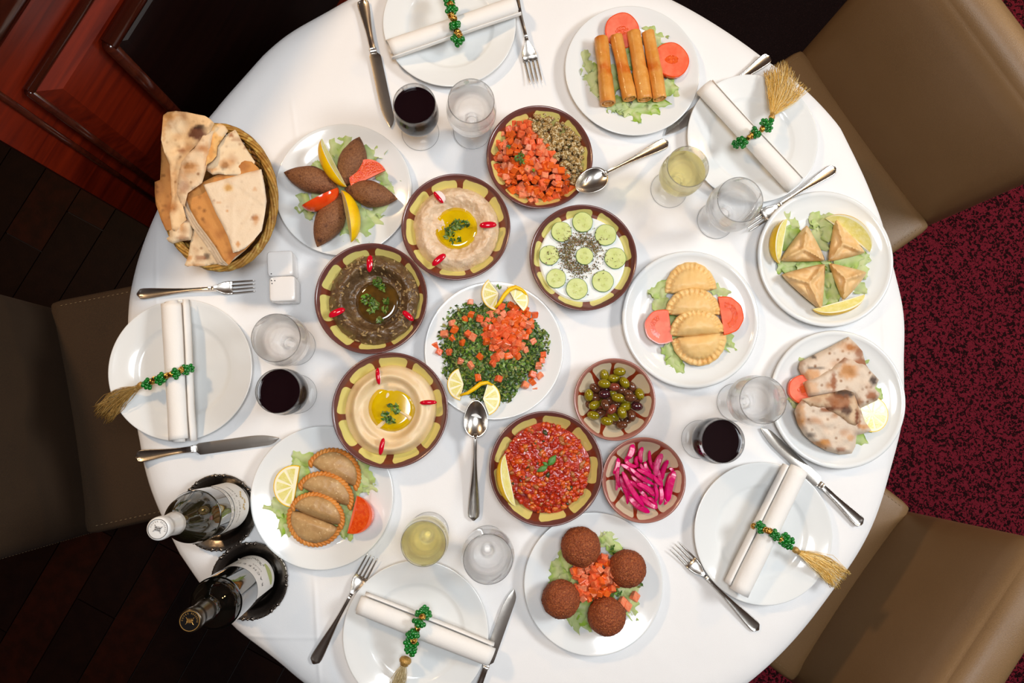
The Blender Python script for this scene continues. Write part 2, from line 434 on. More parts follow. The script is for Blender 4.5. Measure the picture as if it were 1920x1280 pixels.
# ---------------------------------------------------------------- table and cloth
TC = Vector((0.087, 0.163, 0))
tb = empty('round_table', (TC.x, TC.y, 0), 'round table hidden under the white cloth', 'table')
MB().lathe([(0, T-0.035), (0.70, T-0.035), (0.706, T-0.02), (0.70, T-0.004), (0, T-0.004)], 64).build('tabletop', LEGW, tb, auto=40)
MB().lathe([(0, 0.0), (0.28, 0.0), (0.28, 0.02), (0.08, 0.05), (0.045, 0.12), (0.045, T-0.04), (0, T-0.04)], 32).build('pedestal', LEGW, tb, auto=40)
RIM = [(640, 0), (490, 100), (400, 205), (285, 400), (240, 560), (258, 830), (296, 960), (330, 1040), (400, 1130), (440, 1180), (525, 1250),
       (1405, 1282), (1590, 1075), (1664, 925), (1690, 820), (1702, 680), (1690, 540), (1640, 370), (1580, 235), (1440, 110), (1270, 0)]
ra = []
for p in RIM:
    q = P(p[0], p[1], -0.012)-TC; ra.append((math.atan2(q.y, q.x) % (2*PI), math.hypot(q.x, q.y)))
ra.sort(); ra_a = [ra[-1][0]-2*PI]+[a for a, r in ra]+[ra[0][0]+2*PI]; ra_r = [ra[-1][1]]+[r for a, r in ra]+[ra[0][1]]
def cloth_mat():
    m, nt, b = nodes('white_table_linen'); L = nt.links
    b.inputs['Base Color'].default_value = S(240, 239, 238); b.inputs['Roughness'].default_value = 0.85; b.inputs['Sheen Weight'].default_value = 0.1
    b.inputs['Specular IOR Level'].default_value = 0.2
    co = nd(nt, 'ShaderNodeTexCoord').outputs['Object']; sp = nd(nt, 'ShaderNodeSeparateXYZ'); L.new(co, sp.inputs[0])
    def M_(op, a, b_=None):
        n = nd(nt, 'ShaderNodeMath', operation=op)
        for i, v in enumerate((a, b_)):
            if v is None: continue
            if isinstance(v, (int, float)): n.inputs[i].default_value = v
            else: L.new(v, n.inputs[i])
        return n.outputs[0]
    tot = None
    def add(v):
        nonlocal tot
        tot = v if tot is None else M_('ADD', tot, v)
    lines = []
    for (a, c, w, h) in (((545, 180), (562, 300), 0.0045, 0.6), ((588, 1070), (600, 1290), 0.004, 1.0), ((292, 430), (296, 830), 0.004, 0.6),
                         ((440, 1195), (640, 1195), 0.004, 0.7), ((1655, 570), (1668, 900), 0.005, 1.3), ((1648, 270), (1652, 330), 0.004, 1.0)):
        lines.append((P(*a)-TC, P(*c)-TC, w, h))
    for A, B, w, h in lines:
        D = (B-A); Ln = D.length; D.normalize(); Nn = Vector((-D.y, D.x, 0))
        u = M_('ADD', M_('MULTIPLY', sp.outputs[0], D.x), M_('MULTIPLY', sp.outputs[1], D.y)); u = M_('SUBTRACT', u, D.dot(A))
        v = M_('ADD', M_('MULTIPLY', sp.outputs[0], Nn.x), M_('MULTIPLY', sp.outputs[1], Nn.y)); v = M_('SUBTRACT', v, Nn.dot(A))
        q = M_('DIVIDE', v, w); q = M_('MULTIPLY', q, q); e = M_('POWER', 2.718, M_('MULTIPLY', q, -1.0))
        uc = M_('DIVIDE', M_('SUBTRACT', u, Ln/2), Ln/2); uc = M_('POWER', M_('ABSOLUTE', uc), 6.0); uc = M_('POWER', 2.718, M_('MULTIPLY', uc, -2.0))
        add(M_('MULTIPLY', M_('MULTIPLY', e, uc), h))
    n = nd(nt, 'ShaderNodeTexNoise'); n.inputs['Scale'].default_value = 9; n.inputs['Detail'].default_value = 2; L.new(co, n.inputs['Vector'])
    add(M_('MULTIPLY', n.outputs['Fac'], 2.6))
    bn = nd(nt, 'ShaderNodeBump'); bn.inputs['Distance'].default_value = 0.0011; bn.inputs['Strength'].default_value = 1
    L.new(tot, bn.inputs['Height'])
    n2 = nd(nt, 'ShaderNodeTexNoise'); n2.inputs['Scale'].default_value = 900; L.new(co, n2.inputs['Vector'])
    b2 = nd(nt, 'ShaderNodeBump'); b2.inputs['Distance'].default_value = 0.0002; L.new(n2.outputs['Fac'], b2.inputs['Height']); L.new(bn.outputs[0], b2.inputs['Normal'])
    L.new(b2.outputs[0], b.inputs['Normal'])
    return m
prof = [(0, 0), (0.15, 0), (0.4, 0), (0.6, 0), (0.69, 0), (0.705, -0.0005), (0.716, -0.003), (0.728, -0.007), (0.737, -0.013), (0.742, -0.022), (0.743, -0.04), (0.741, -0.06), (0.74, -0.09), (0.738, -0.13), (0.737, -0.17), (0.736, -0.21)]
def cmod(r, z, a):
    R = float(np.interp(a, ra_a, ra_r)); k = smooth01((r-0.60)/0.14)
    rr = r*(1+(R/0.742-1)*k); rr += 0.0022*math.sin(17*a+math.sin(3*a)*2)*k
    if z < -0.02:
        d = min(1, (-z-0.02)/0.2); rr += d*(0.028*math.sin(13*a+1.3*math.sin(2*a))+0.012*math.sin(29*a))-0.01*d
    else:
        zz = 0.0012*math.sin(7*a+2)*math.sin(3*a)*smooth01((r-0.69)/0.03); return rr, z+min(0, zz)
    return rr, z
tag(MB().lathe(prof, 300, mod=cmod).build('tablecloth', cloth_mat(), None, (TC.x, TC.y, T)), 'white linen tablecloth draped over the round table', 'tablecloth')
# ---------------------------------------------------------------- crockery
PL_WIDE = [(0, .0045), (0.05, .0045), (0.076, .0047), (0.0815, .0062), (0.0855, .0092), (0.089, .0108), (0.105, .0143), (0.122, .0186), (0.1268, .0202), (0.1285, .0202), (0.1290, .0190),
           (0.1275, .0172), (0.110, .0120), (0.090, .0066), (0.078, .002), (0.072, .0), (0.067, .0), (0.066, .0015), (0, .0015)]
PL_LIP = [(0, .0045), (0.05, .0045), (0.080, .0048), (0.088, .0065), (0.095, .0100), (0.105, .0128), (0.117, .0165), (0.1205, .0195), (0.1245, .0222), (0.1285, .0218), (0.1300, .0195),
          (0.1285, .0170), (0.112, .0110), (0.092, .0050), (0.078, .002), (0.072, .0), (0.067, .0), (0.066, .0015), (0, .0015)]
PLME = {}
for k_, pr in (('wide', PL_WIDE), ('lip', PL_LIP)):
    me = MB().lathe(pr, 120).mesh('plate_'+k_, PORC); me.set_sharp_from_angle(angle=math.radians(70)); PLME[k_] = me
def plate(px, py, label, kind='wide', group=None, s=1.0, zc=0.018):
    """the pixel is the centre of the rim, which stands at height zc"""
    q = P(px, py, zc)
    o = place('plate', PLME[kind], (q.x, q.y, T+0.0004)); o.scale = (s, s, s)
    tag(o, label, 'plate', group); return o
plates = {}
for key, px, py, lab, kind, s in (
    ('kibbeh', 644.5, 355, 'white plate carrying the brown torpedo shaped croquettes', 'wide', 0.99),
    ('rolls', 1185.5, 132.5, 'white plate carrying the four golden spring rolls', 'wide', 1.025),
    ('tabbouleh', 926.5, 656, 'white plate carrying the chopped parsley and tomato salad', 'wide', 1.0),
    ('cheese', 1294.5, 598.5, 'white plate carrying the pale crimped half moon pastries', 'lip', 1.005),
    ('fatayer', 1547, 485, 'white plate with rolled lip carrying the triangular pastries', 'lip', 1.02),
    ('arayes', 1570, 748, 'white plate with rolled lip carrying the grilled stuffed flatbread', 'lip', 1.0),
    ('meat', 604.5, 932, 'white plate carrying the rope edged meat pastries', 'wide', 0.99),
    ('falafel', 1113, 1093.5, 'white plate carrying the four round falafel balls', 'wide', 0.98)):
    plates[key] = plate(px, py, lab, kind, 'white starter plates', s)
for px, py, lab in ((339.5, 693, 'empty white plate under the napkin beside the salt and pepper shakers'),
                    (843, 44, 'empty white plate between the golden knife and the fork at the top edge'),
                    (1411, 259, 'empty white plate under the napkin with the fanned gold tassel'),
                    (1431, 999, 'empty white plate under the napkin beside the pickled turnip bowl'),
                    (780, 1189, 'empty white plate under the napkin below the white wine glass')):
    plate(px, py, lab, 'wide', 'empty place setting plates', 1.0)

def bowl_mat(name, rim, patch, gap, n, r0, r1, half, taper, rough=0.2):
    m, nt, b = nodes(name); L = nt.links
    co = nd(nt, 'ShaderNodeTexCoord').outputs['Object']
    nn = nd(nt, 'ShaderNodeTexNoise'); nn.inputs['Scale'].default_value = 22; nn.inputs['Detail'].default_value = 2; L.new(co, nn.inputs['Vector'])
    vm = nd(nt, 'ShaderNodeVectorMath', operation='MULTIPLY_ADD'); vm.inputs[1].default_value = (0.010, 0.010, 0); 
    L.new(nn.outputs['Color'], vm.inputs[0]); L.new(co, vm.inputs[2])
    sb = nd(nt, 'ShaderNodeVectorMath', operation='SUBTRACT'); L.new(vm.outputs[0], sb.inputs[0]); sb.inputs[1].default_value = (0.005, 0.005, 0)
    sp = nd(nt, 'ShaderNodeSeparateXYZ'); L.new(sb.outputs[0], sp.inputs[0])
    def M_(op, a, b_=None, c_=None):
        n_ = nd(nt, 'ShaderNodeMath', operation=op)
        for i, v in enumerate((a, b_, c_)):
            if v is None: continue
            if isinstance(v, (int, float)): n_.inputs[i].default_value = v
            else: L.new(v, n_.inputs[i])
        return n_.outputs[0]
    X, Y = sp.outputs[0], sp.outputs[1]
    r = M_('SQRT', M_('ADD', M_('MULTIPLY', X, X), M_('MULTIPLY', Y, Y)))
    u = M_('MULTIPLY', M_('ARCTAN2', Y, X), n/(2*PI)); u = M_('SUBTRACT', M_('FRACT', M_('ADD', u, 100.0)), 0.5)
    arc = M_('MULTIPLY', M_('MULTIPLY', M_('ABSOLUTE', u), 2*PI/n), r)      # metres from the patch centre along the arc
    rc = (r0+r1)/2; hr = (r1-r0)/2; cr = min(0.006, hr*0.7)
    hw = M_('ADD', M_('MULTIPLY', M_('SUBTRACT', r, rc), taper), half)
    dx = M_('MAXIMUM', M_('SUBTRACT', arc, M_('SUBTRACT', hw, cr)), 0.0)
    dy = M_('MAXIMUM', M_('SUBTRACT', M_('ABSOLUTE', M_('SUBTRACT', r, rc)), hr-cr), 0.0)
    dd = M_('SQRT', M_('ADD', M_('MULTIPLY', dx, dx), M_('MULTIPLY', dy, dy)))
    mr = nd(nt, 'ShaderNodeMapRange'); mr.inputs[1].default_value = cr-0.0003; mr.inputs[2].default_value = cr+0.0003; mr.inputs[3].default_value = 1; mr.inputs[4].default_value = 0
    L.new(dd, mr.inputs[0])
    ig = nd(nt, 'ShaderNodeMapRange'); ig.inputs[1].default_value = r1-0.0015; ig.inputs[2].default_value = r1+0.001; ig.inputs[3].default_value = 1; ig.inputs[4].default_value = 0
    L.new(r, ig.inputs[0])
    # print is only on the inside (normal pointing up)
    gm = nd(nt, 'ShaderNodeNewGeometry'); s2 = nd(nt, 'ShaderNodeSeparateXYZ'); L.new(gm.outputs['Normal'], s2.inputs[0]); up = M_('GREATER_THAN', s2.outputs[2], 0.05)
    c = mixc(nt, M_('MULTIPLY', ig.outputs[0], up), rim, gap)
    c = mixc(nt, M_('MULTIPLY', mr.outputs[0], up), c, patch)
    L.new(c, b.inputs['Base Color']); b.inputs['Roughness'].default_value = rough; b.inputs['Coat Weight'].default_value = 0.4; b.inputs['Coat Roughness'].default_value = 0.15
    return m
BIGB = bowl_mat('glazed_brown_pottery', S(104, 62, 56), S(218, 206, 122), S(120, 56, 34), 9, 0.066, 0.0925, 0.0222, 0.30)
SMALLB = bowl_mat('glazed_rose_pottery', S(160, 104, 90), S(212, 194, 164), S(140, 52, 28), 9, 0.030, 0.0675, 0.0125, 0.50)
BB = [(0, .006), (0.05, .006), (0.062, .0085), (0.073, .016), (0.083, .0265), (0.091, .036), (0.096, .0425), (0.0985, .0445), (0.1005, .0445), (0.1010, .0430),
      (0.0985, .0380), (0.088, .0240), (0.075, .0100), (0.058, .002), (0.052, 0), (0.047, 0), (0.046, .0015), (0, .0015)]
SB = [(0, .005), (0.03, .005), (0.042, .008), (0.053, .018), (0.062, .029), (0.069, .0385), (0.0715, .0415), (0.0735, .0420), (0.0745, .0410),
      (0.0725, .0370), (0.062, .0210), (0.05, .0080), (0.036, .002), (0.032, 0), (0.028, 0), (0.027, .0012), (0, .0012)]
BBM = MB().lathe(BB, 96).mesh('bowl_large', BIGB); SBM = MB().lathe(SB, 96).mesh('bowl_small', SMALLB)
BW = {}
def bowl(key, px, py, lab, small=False, rz=0.0, s=1.0):
    q = P(px, py, 0.044 if not small else 0.041)
    o = place('serving_bowl', SBM if small else BBM, (q.x, q.y, T+0.0004), rot=(0, 0, rz)); o.scale = (s, s, s)
    tag(o, lab, 'bowl', 'small rose pottery bowls' if small else 'brown pottery bowls with yellow patches'); BW[key] = Vector((q.x, q.y, T)); return o
bowl('tomato', 1012, 293.5, 'brown pottery bowl holding diced tomato and herbed cheese', rz=0.35, s=0.995)
bowl('moutabal', 855, 424.5, 'brown pottery bowl holding the lumpy cream dip with yellow oil', rz=0.1, s=1.0)
bowl('cucumber', 1094, 482, 'brown pottery bowl holding white yoghurt with cucumber slices', rz=0.6, s=0.995)
bowl('aubergine', 696, 559, 'brown pottery bowl holding the mashed brown aubergine dip', rz=0.2, s=1.015)
bowl('hummus', 731.5, 768.5, 'brown pottery bowl holding the smooth hummus', rz=0.5, s=1.03)
bowl('stew', 1024.5, 878, 'brown pottery bowl holding the red tomato and pepper stew', rz=0.3, s=1.02)
bowl('olive', 1152.5, 748.5, 'small rose pottery bowl full of mixed olives', True, 0.15, 1.01)
bowl('turnip', 1207, 899.5, 'small rose pottery bowl full of pink pickled turnip', True, 0.3, 1.03)

# ---------------------------------------------------------------- glasses
def glass_profile(k=1.0, stem=0.040, R=0.041, hgt=0.135, rim=0.0365):
    b = stem+0.006; hb = hgt-b
    out = [(0.0001, 0), (0.0345, 0), (0.0360, .0006), (0.0360, .0016), (0.030, .0026), (0.012, .0052), (0.0062, .011), (0.0048, .020), (0.0050, stem-0.010), (0.0075, stem-0.002), (0.0120, stem+0.004), (0.0128, b+0.0015),
           (R*.60, b+hb*.10), (R*.85, b+hb*.24), (R*.975, b+hb*.40), (R, b+hb*.54), (R*.985, b+hb*.70), (R*.94, b+hb*.86), (rim, hgt-0.0006), (rim-0.0004, hgt)]
    th = 0.0011
    inn = [(rim-0.0012, hgt-0.0004), (R*.94-th, b+hb*.86), (R*.985-th, b+hb*.70), (R-th, b+hb*.54), (R*.975-th, b+hb*.41), (R*.85-th*1.2, b+hb*.265), (R*.60-th*1.6, b+hb*.135), (0.0135, b+0.0068), (0.0118, b+0.0048), (0.0100, b+0.0044), (0.0001, b+0.0048)]
    return out, inn
def refine(prof, n=3):
    """Catmull-Rom through the profile"""
    o = []
    for i in range(len(prof)-1):
        p0 = prof[max(0, i-1)]; p1 = prof[i]; p2 = prof[i+1]; p3 = prof[min(len(prof)-1, i+2)]
        for k in range(n):
            t = k/n
            o.append(tuple(0.5*((2*p1[j])+(-p0[j]+p2[j])*t+(2*p0[j]-5*p1[j]+4*p2[j]-p3[j])*t*t+(-p0[j]+3*p1[j]-3*p2[j]+p3[j])*t**3) for j in (0, 1)))
    o.append(prof[-1]); return [(max(1e-4, r), z) for r, z in o]
GL = {}
def make_glass(kind, hgt, R, rim, fill, liquid):
    out, inn = glass_profile(R=R, hgt=hgt, rim=rim)
    me = MB().lathe(refine(out[9:], 3)[0:0]+out[:9]+refine(out[9:], 3)+refine(inn, 3), 64).mesh('glass_'+kind, GLASS)
    ri = refine(inn, 4)[::-1]
    lv = [(max(1e-4, r+0.00025), z-0.00025) for r, z in ri if z < fill]
    # level surface
    rf = float(np.interp(fill, [z for r, z in ri], [r for r, z in ri]))+0.00025
    lp = lv+[(rf, fill), (rf-0.0008, fill-0.0003), (rf-0.003, fill-0.0005), (1e-4, fill-0.0005)]
    lm = MB().lathe(lp, 64).mesh('fill_'+kind, liquid); lm.set_sharp_from_angle(angle=math.radians(50))
    GL[kind] = (me, lm, hgt)
make_glass('red', 0.135, 0.0405, 0.0375, 0.120, REDWINE)
make_glass('white', 0.135, 0.0405, 0.0375, 0.108, WHITEWINE)
make_glass('water', 0.140, 0.0455, 0.0410, 0.108, WATER)
def wineglass(px, py, kind, label, group):
    me, lm, hgt = GL[kind]
    q = P(px, py, hgt)
    g = place('water_glass' if kind == 'water' else 'wine_glass', me, (q.x, q.y, T+0.0005)); tag(g, label, 'glass', group)
    place('water' if kind == 'water' else 'wine', lm, (0, 0, 0), g)
    return g
wineglass(777, 194, 'red', 'glass of red wine beside the golden bladed knife', 'red wine glasses')
wineglass(517, 633, 'water', 'water glass between the shakers and the red wine', 'water glasses')
wineglass(521, 733, 'red', 'glass of red wine beside the plate with the dark gold tassel', 'red wine glasses')
wineglass(883.5, 189, 'water', 'water glass above the bowl of diced tomato', 'water glasses')
wineglass(1290, 312, 'white', 'glass of white wine next to the serving spoon handle', 'white wine glasses')
wineglass(1388, 374, 'water', 'water glass beside the fork and the plate of triangular pastries', 'water glasses')
wineglass(1431, 750, 'water', 'water glass overlapping the plate of grilled flatbread', 'water glasses')
wineglass(1356, 827, 'red', 'glass of red wine between the pickled turnip and the silver knife', 'red wine glasses')
wineglass(794, 1019, 'white', 'glass of white wine beside the plate of rope edged pastries', 'white wine glasses')
wineglass(915, 1048, 'water', 'water glass between the white wine and the falafel plate', 'water glasses')

# ---------------------------------------------------------------- cutlery
def loftx(path, name=None):
    """path: (x, halfwidth, z, thickness, edge) -> rings of a flat bar with a raised border"""
    R = []
    for x, w, z, t, e in path:
        R.append([(x, -w, z), (x, -w*.93, z+t), (x, -w*.80, z+t*1.05), (x, -w*.66, z+t*(1-e)), (x, 0, z+t*(1-e*.6)), (x, w*.66, z+t*(1-e)), (x, w*.80, z+t*1.05), (x, w*.93, z+t), (x, w, z),
                  (x, w*.8, z-t*.3), (x, 0, z-t*.45), (x, -w*.8, z-t*.3)])
    return R
def handle_path(L0, L1, zh, zn, wmax=0.0108, wn=0.0030):
    p = []
    n = 22
    for i in range(n+1):
        u = i/n; x = L0+(L1-L0)*u
        endr = math.sqrt(max(0.02, 1-(1-min(1, u/0.085))**2))
        w = (wn+(wmax-wn)*(1-smooth01((u-0.03)/0.80))**1.15)*endr
        z = zh+(zn-zh)*smooth01(u)
        e = 0.55*(1-smooth01((u-0.75)/0.2)); t = 0.0016+0.0014*smooth01(u)
        p.append((x, w, z, t*(0.6 if i == 0 else 1), e))
    return p
HM = {}
HM['fork_handle'] = MB().loft(loftx(handle_path(0, 0.140, 0.0022, 0.0110))).mesh('fork_handle', STEEL)
hp = [(0.138, 0.0030, 0.0110, 0.0028, 0), (0.146, 0.0034, 0.0108, 0.0026, 0), (0.152, 0.0065, 0.0090, 0.0020, 0.2), (0.160, 0.0112, 0.0062, 0.0016, 0.5), (0.168, 0.0128, 0.0042, 0.0014, 0.8), (0.177, 0.0130, 0.0036, 0.0014, 0.8)]
HM['fork_head'] = MB().loft(loftx(hp)).mesh('fork_head', STEEL)
tn = MB()
def tine(y):
    mb = MB(); R = []
    for i in range(9):
        u = i/8; x = 0.175+0.045*u; w = 0.00185*(1-0.55*u**2)*(0.5 if i == 8 else 1); z = 0.0036+0.0012*math.sin(u*PI*0.5)+0.0035*u*u; yy = y*(1-0.06*u); t = 0.0013*(1-0.3*u)
        R.append([(x, yy-w, z), (x, yy, z+t), (x, yy+w, z), (x, yy, z-t*.6)])
    return mb.loft(R).mesh('tine', STEEL)
TN = [tine(y) for y in (-0.0108, -0.0036, 0.0036, 0.0108)]
kh = []
for x, w, z, t, e in handle_path(0, 0.098, 0.0030, 0.0055, 0.0108, 0.0052):
    kh.append((x, w, z, t*1.6, e))
HM['knife_handle'] = MB().loft(loftx(kh)).mesh('knife_handle', STEEL)
kb = []
for i in range(25):
    u = i/24; x = 0.094+u*0.146
    up = 0.0085-0.0095*(max(0, (u-0.62)/0.38)**2.6)     # straight back that curves over at the tip
    lo = -0.0060-0.0055*smooth01(u/0.10)
    lo = lo+0.0095*(max(0, (u-0.84)/0.16)**2.6)
    if u < 0.06: up = 0.0055; lo = -0.0055
    th = 0.0016*(1-0.4*u); z = 0.0030
    if i == 24: up, lo = -0.0008, -0.0026
    m_ = (up+lo)/2
    kb.append([(x, lo, z), (x, lo*.6+up*.4, z+th), (x, m_*.4+up*.6, z+th*1.3), (x, up, z+th), (x, up, z-th*.5), (x, m_, z-th)])
HM['knife_blade'] = MB().loft(kb).mesh('knife_blade', STEEL, smooth=True); HM['knife_blade'].set_sharp_from_angle(angle=math.radians(50))
HM['knife_bolster'] = MB().loft(loftx([(0.092, .0052, .0050, .003, 0), (0.095, .0064, .0048, .0036, 0), (0.099, .0060, .0046, .003, 0), (0.102, .0062, .0044, .0022, 0)])).mesh('knife_bolster', STEEL)
HM['spoon_handle'] = MB().loft(loftx(handle_path(0, 0.155, 0.0030, 0.0135, 0.0108, 0.0030))).mesh('spoon_handle', STEEL)
sbv = MB(); RR = []
for s_ in (0, 1):          # inside then outside of the bowl
    for i in range(13):
        u = i/12 if s_ == 0 else 1-i/12; RR.append([])
        for j in range(40):
            a = 2*PI*j/40; ex = 0.034*u; ey = 0.0215*u
            x = ex*math.cos(a); y = ey*math.sin(a)*(1-0.16*math.cos(a))
            z = 0.0125*(u**2.2)-0.0115+(-0.0011 if s_ else 0)+0.0115
            RR[-1].append((0.184+x, y, 0.0014+z))
HM['spoon_bowl'] = sbv.loft(RR, caps=False).mesh('spoon_bowl', STEEL)
HM['spoon_neck'] = MB().loft(loftx([(0.148, .003, .0135, .003, 0), (0.154, .0048, .0134, .003, 0), (0.158, .0036, .0122, .0022, 0)])).mesh('spoon_neck', STEEL)
def cutlery(kind, a, b, label, za=0.0, zb=0.0, group=None, flip=False):
    """a: pixel of the handle end, b: pixel of the tip"""
    A = P(a[0], a[1], za); B = P(b[0], b[1], zb); L_ = (B-A).length
    full = {'fork': 0.220, 'knife': 0.240, 'spoon': 0.218}[kind]
    r = empty({'fork': 'dinner_fork', 'knife': 'table_knife', 'spoon': 'serving_spoon'}[kind], A, label, kind, group)
    M = frame(A, B); r.matrix_world = M @ Matrix.Diagonal((L_/full, (L_/full)*(-1 if flip else 1), L_/full, 1)); r.location.z += 0.0012
    if kind == 'fork':
        place('handle', HM['fork_handle'], parent=r); place('head', HM['fork_head'], parent=r)
        for t in TN: place('tine', t, parent=r)
    elif kind == 'knife':
        for n_ in ('handle', 'bolster', 'blade'): place(n_, HM['knife_'+n_], parent=r)
    else:
        for n_, m_ in (('handle', 'spoon_handle'), ('neck', 'spoon_neck'), ('bowl', 'spoon_bowl')): place(n_, HM[m_], parent=r)
    return r
cutlery('fork', (258, 552), (481, 537), 'steel fork below the bread basket', group='steel forks')
cutlery('fork', (588, 1243), (700, 1040), 'steel fork beside the plate with the trailing tassel at the near edge', group='steel forks')
cutlery('fork', (952, -62), (1005, 160), 'steel fork between the top place setting and the spring rolls', group='steel forks')
cutlery('fork', (1421, 1180), (1262, 1021), 'steel fork between the falafel plate and an empty plate', group='steel forks')
cutlery('fork', (1565, 315), (1393, 429), 'steel fork beside the plate of triangular pastries', group='steel forks')
cutlery('knife', (257, 856), (524, 819), 'steel knife between an empty plate and the wine bottles', group='steel knives')
cutlery('knife', (680, 2), (731, 241), 'steel knife reflecting golden light beside the red wine', group='steel knives', flip=True)
cutlery('knife', (876, 1345), (962, 1103), 'steel knife lying partly under the napkin end near the falafel plate', group='steel knives')
cutlery('knife', (1614, 982), (1424, 804), 'steel knife under the rim of the grilled flatbread plate', group='steel knives')
cutlery('knife', (1441, 108), (1248, 256), 'steel knife mostly hidden beneath the empty plate with the fanned tassel', group='steel knives')
cutlery('spoon', (1251, 267), (1076, 360), 'serving spoon leaning on the diced tomato bowl', 0.001, 0.047, 'serving spoons')
cutlery('spoon', (888, 975), (893, 749), 'serving spoon with its tip on the parsley salad plate', 0.001, 0.018, 'serving spoons')

# ---------------------------------------------------------------- shakers
def shaker(px, py, rz, holes, label):
    q = P(px, py, 0.055)
    r = empty('pepper_shaker' if len(holes) == 1 else 'salt_shaker', (q.x, q.y, T+0.0005), label, 'shaker', 'white cube shakers', rz)
    b_ = MB()
    n = 10; hs = 0.0232
    def ring(z, s_): 
        pts = []
        for k in range(40):
            a = 2*PI*k/40; c, s__ = math.cos(a), math.sin(a); e = 0.22
            pts.append((math.copysign(abs(c)**e, c)*s_, math.copysign(abs(s__)**e, s__)*s_, z))
        return pts
    rs = [ring(0.0, hs*.80), ring(0.0012, hs*.86), ring(0.006, hs*.90), ring(0.03, hs*.96), ring(0.048, hs), ring(0.0525, hs*.985), ring(0.0545, hs*.95), ring(0.0552, hs*.88), ring(0.0555, hs*.6), ring(0.0555, 0.001)]
    b_.loft(rs).build('body', CREAMPORC, r)
    for (x, y) in holes:
        MB().lathe([(1e-4, 0.0558), (0.0011, 0.0558), (0.0011, 0.0545), (1e-4, 0.0545)], 10).build('hole', pm('hole_black', S(18, 16, 16), 0.6), r, (x, y, 0), smooth=False)
    return r
shaker(524.5, 493.5, 0.07, [(-0.0155, -0.0195+0.001)], 'white cube shaker with a single hole nearest the bread basket')
shaker(529, 541, 0.05, [(-0.0185, 0.0155), (-0.0125, 0.0150), (-0.0175, 0.0100)], 'white cube shaker with three holes next to the water glass')

# ---------------------------------------------------------------- bottles on silver coasters
SILVER = pm('tarnished_silver', S(122, 114, 106), 0.27, metal=1, bump=((60, 0.0005),))
def coaster(px, py, label):
    q = P(px, py, 0.010)
    r = empty('bottle_coaster', (q.x, q.y, T+0.0004), label, 'coaster', 'silver bottle coasters')
    def md(r_, z, a):
        if r_ > 0.055: r_ *= 1+0.022*abs(math.sin(4*a))**0.5-0.012
        return r_, z
    MB().lathe([(0, .002), (0.040, .002), (0.044, .003), (0.048, .0085), (0.052, .0105), (0.060, .0125), (0.0655, .0145), (0.0675, .0140), (0.0670, .0125), (0.060, .0105), (0.050, .0075), (0.044, .0), (0, 0)], 128, mod=md).build('dish', SILVER, r)
    gm = MB()
    for k in range(48):
        a = 2*PI*k/48; rr = 0.0665*(1+0.022*abs(math.sin(4*a))**0.5-0.012); s_ = 0.0026 if k % 6 in (0, 1, 5) else 0.0016
        gm.ball((rr*math.cos(a), rr*math.sin(a), 0.0148), s_, 8, 5)
    for k in range(8):
        a = 2*PI*k/8; rr = 0.066*(1-0.012)
        for d in (-0.11, 0.11): gm.ball((rr*math.cos(a+d), rr*math.sin(a+d), 0.0152), (0.0034, 0.0034, 0.002), 8, 5)
    gm.build('beaded_rim', SILVER, r)
    return Vector((q.x, q.y, T))
def glyph(ch, size):
    cu = bpy.data.curves.new('g', 'FONT'); cu.body = ch; cu.size = size; cu.align_x = 'CENTER'; cu.align_y = 'CENTER'; cu.resolution_u = 2
    o = bpy.data.objects.new('g', cu); COL.objects.link(o); bpy.context.view_layer.update()
    me = o.evaluated_get(bpy.context.evaluated_depsgraph_get()).to_mesh()
    v = [tuple(p.co) for p in me.vertices]; f = [tuple(p.vertices) for p in me.polygons]
    bpy.data.objects.remove(o); bpy.data.curves.remove(cu); return v, f
GLY = {}
def getg(ch):
    if ch not in GLY: GLY[ch] = glyph(ch, 1.0)
    return GLY[ch]
def ringtext(mb, txt, R, size, a0, a1, z):
    for i, ch in enumerate(txt):
        if ch == ' ': continue
        a = a0+(a1-a0)*i/max(1, len(txt)-1); v, f = getg(ch)
        vv = []
        for x, y, _ in v:
            X, Y = x*size, y*size+R; b_ = a-PI/2
            vv.append((X*math.cos(b_)-Y*math.sin(b_), X*math.sin(b_)+Y*math.cos(b_), z))
        mb.add(vv, f)
def cyltext(mb, txt, r, zc, size, a_mid, step, flip=False):
    n = len(txt)
    for i, ch in enumerate(txt):
        if ch == ' ': continue
        v, f = getg(ch); a = a_mid+(i-(n-1)/2)*step
        mb.add([(r*math.cos(a+x*size/r), r*math.sin(a+x*size/r), zc+y*size) for x, y, _ in v], f)
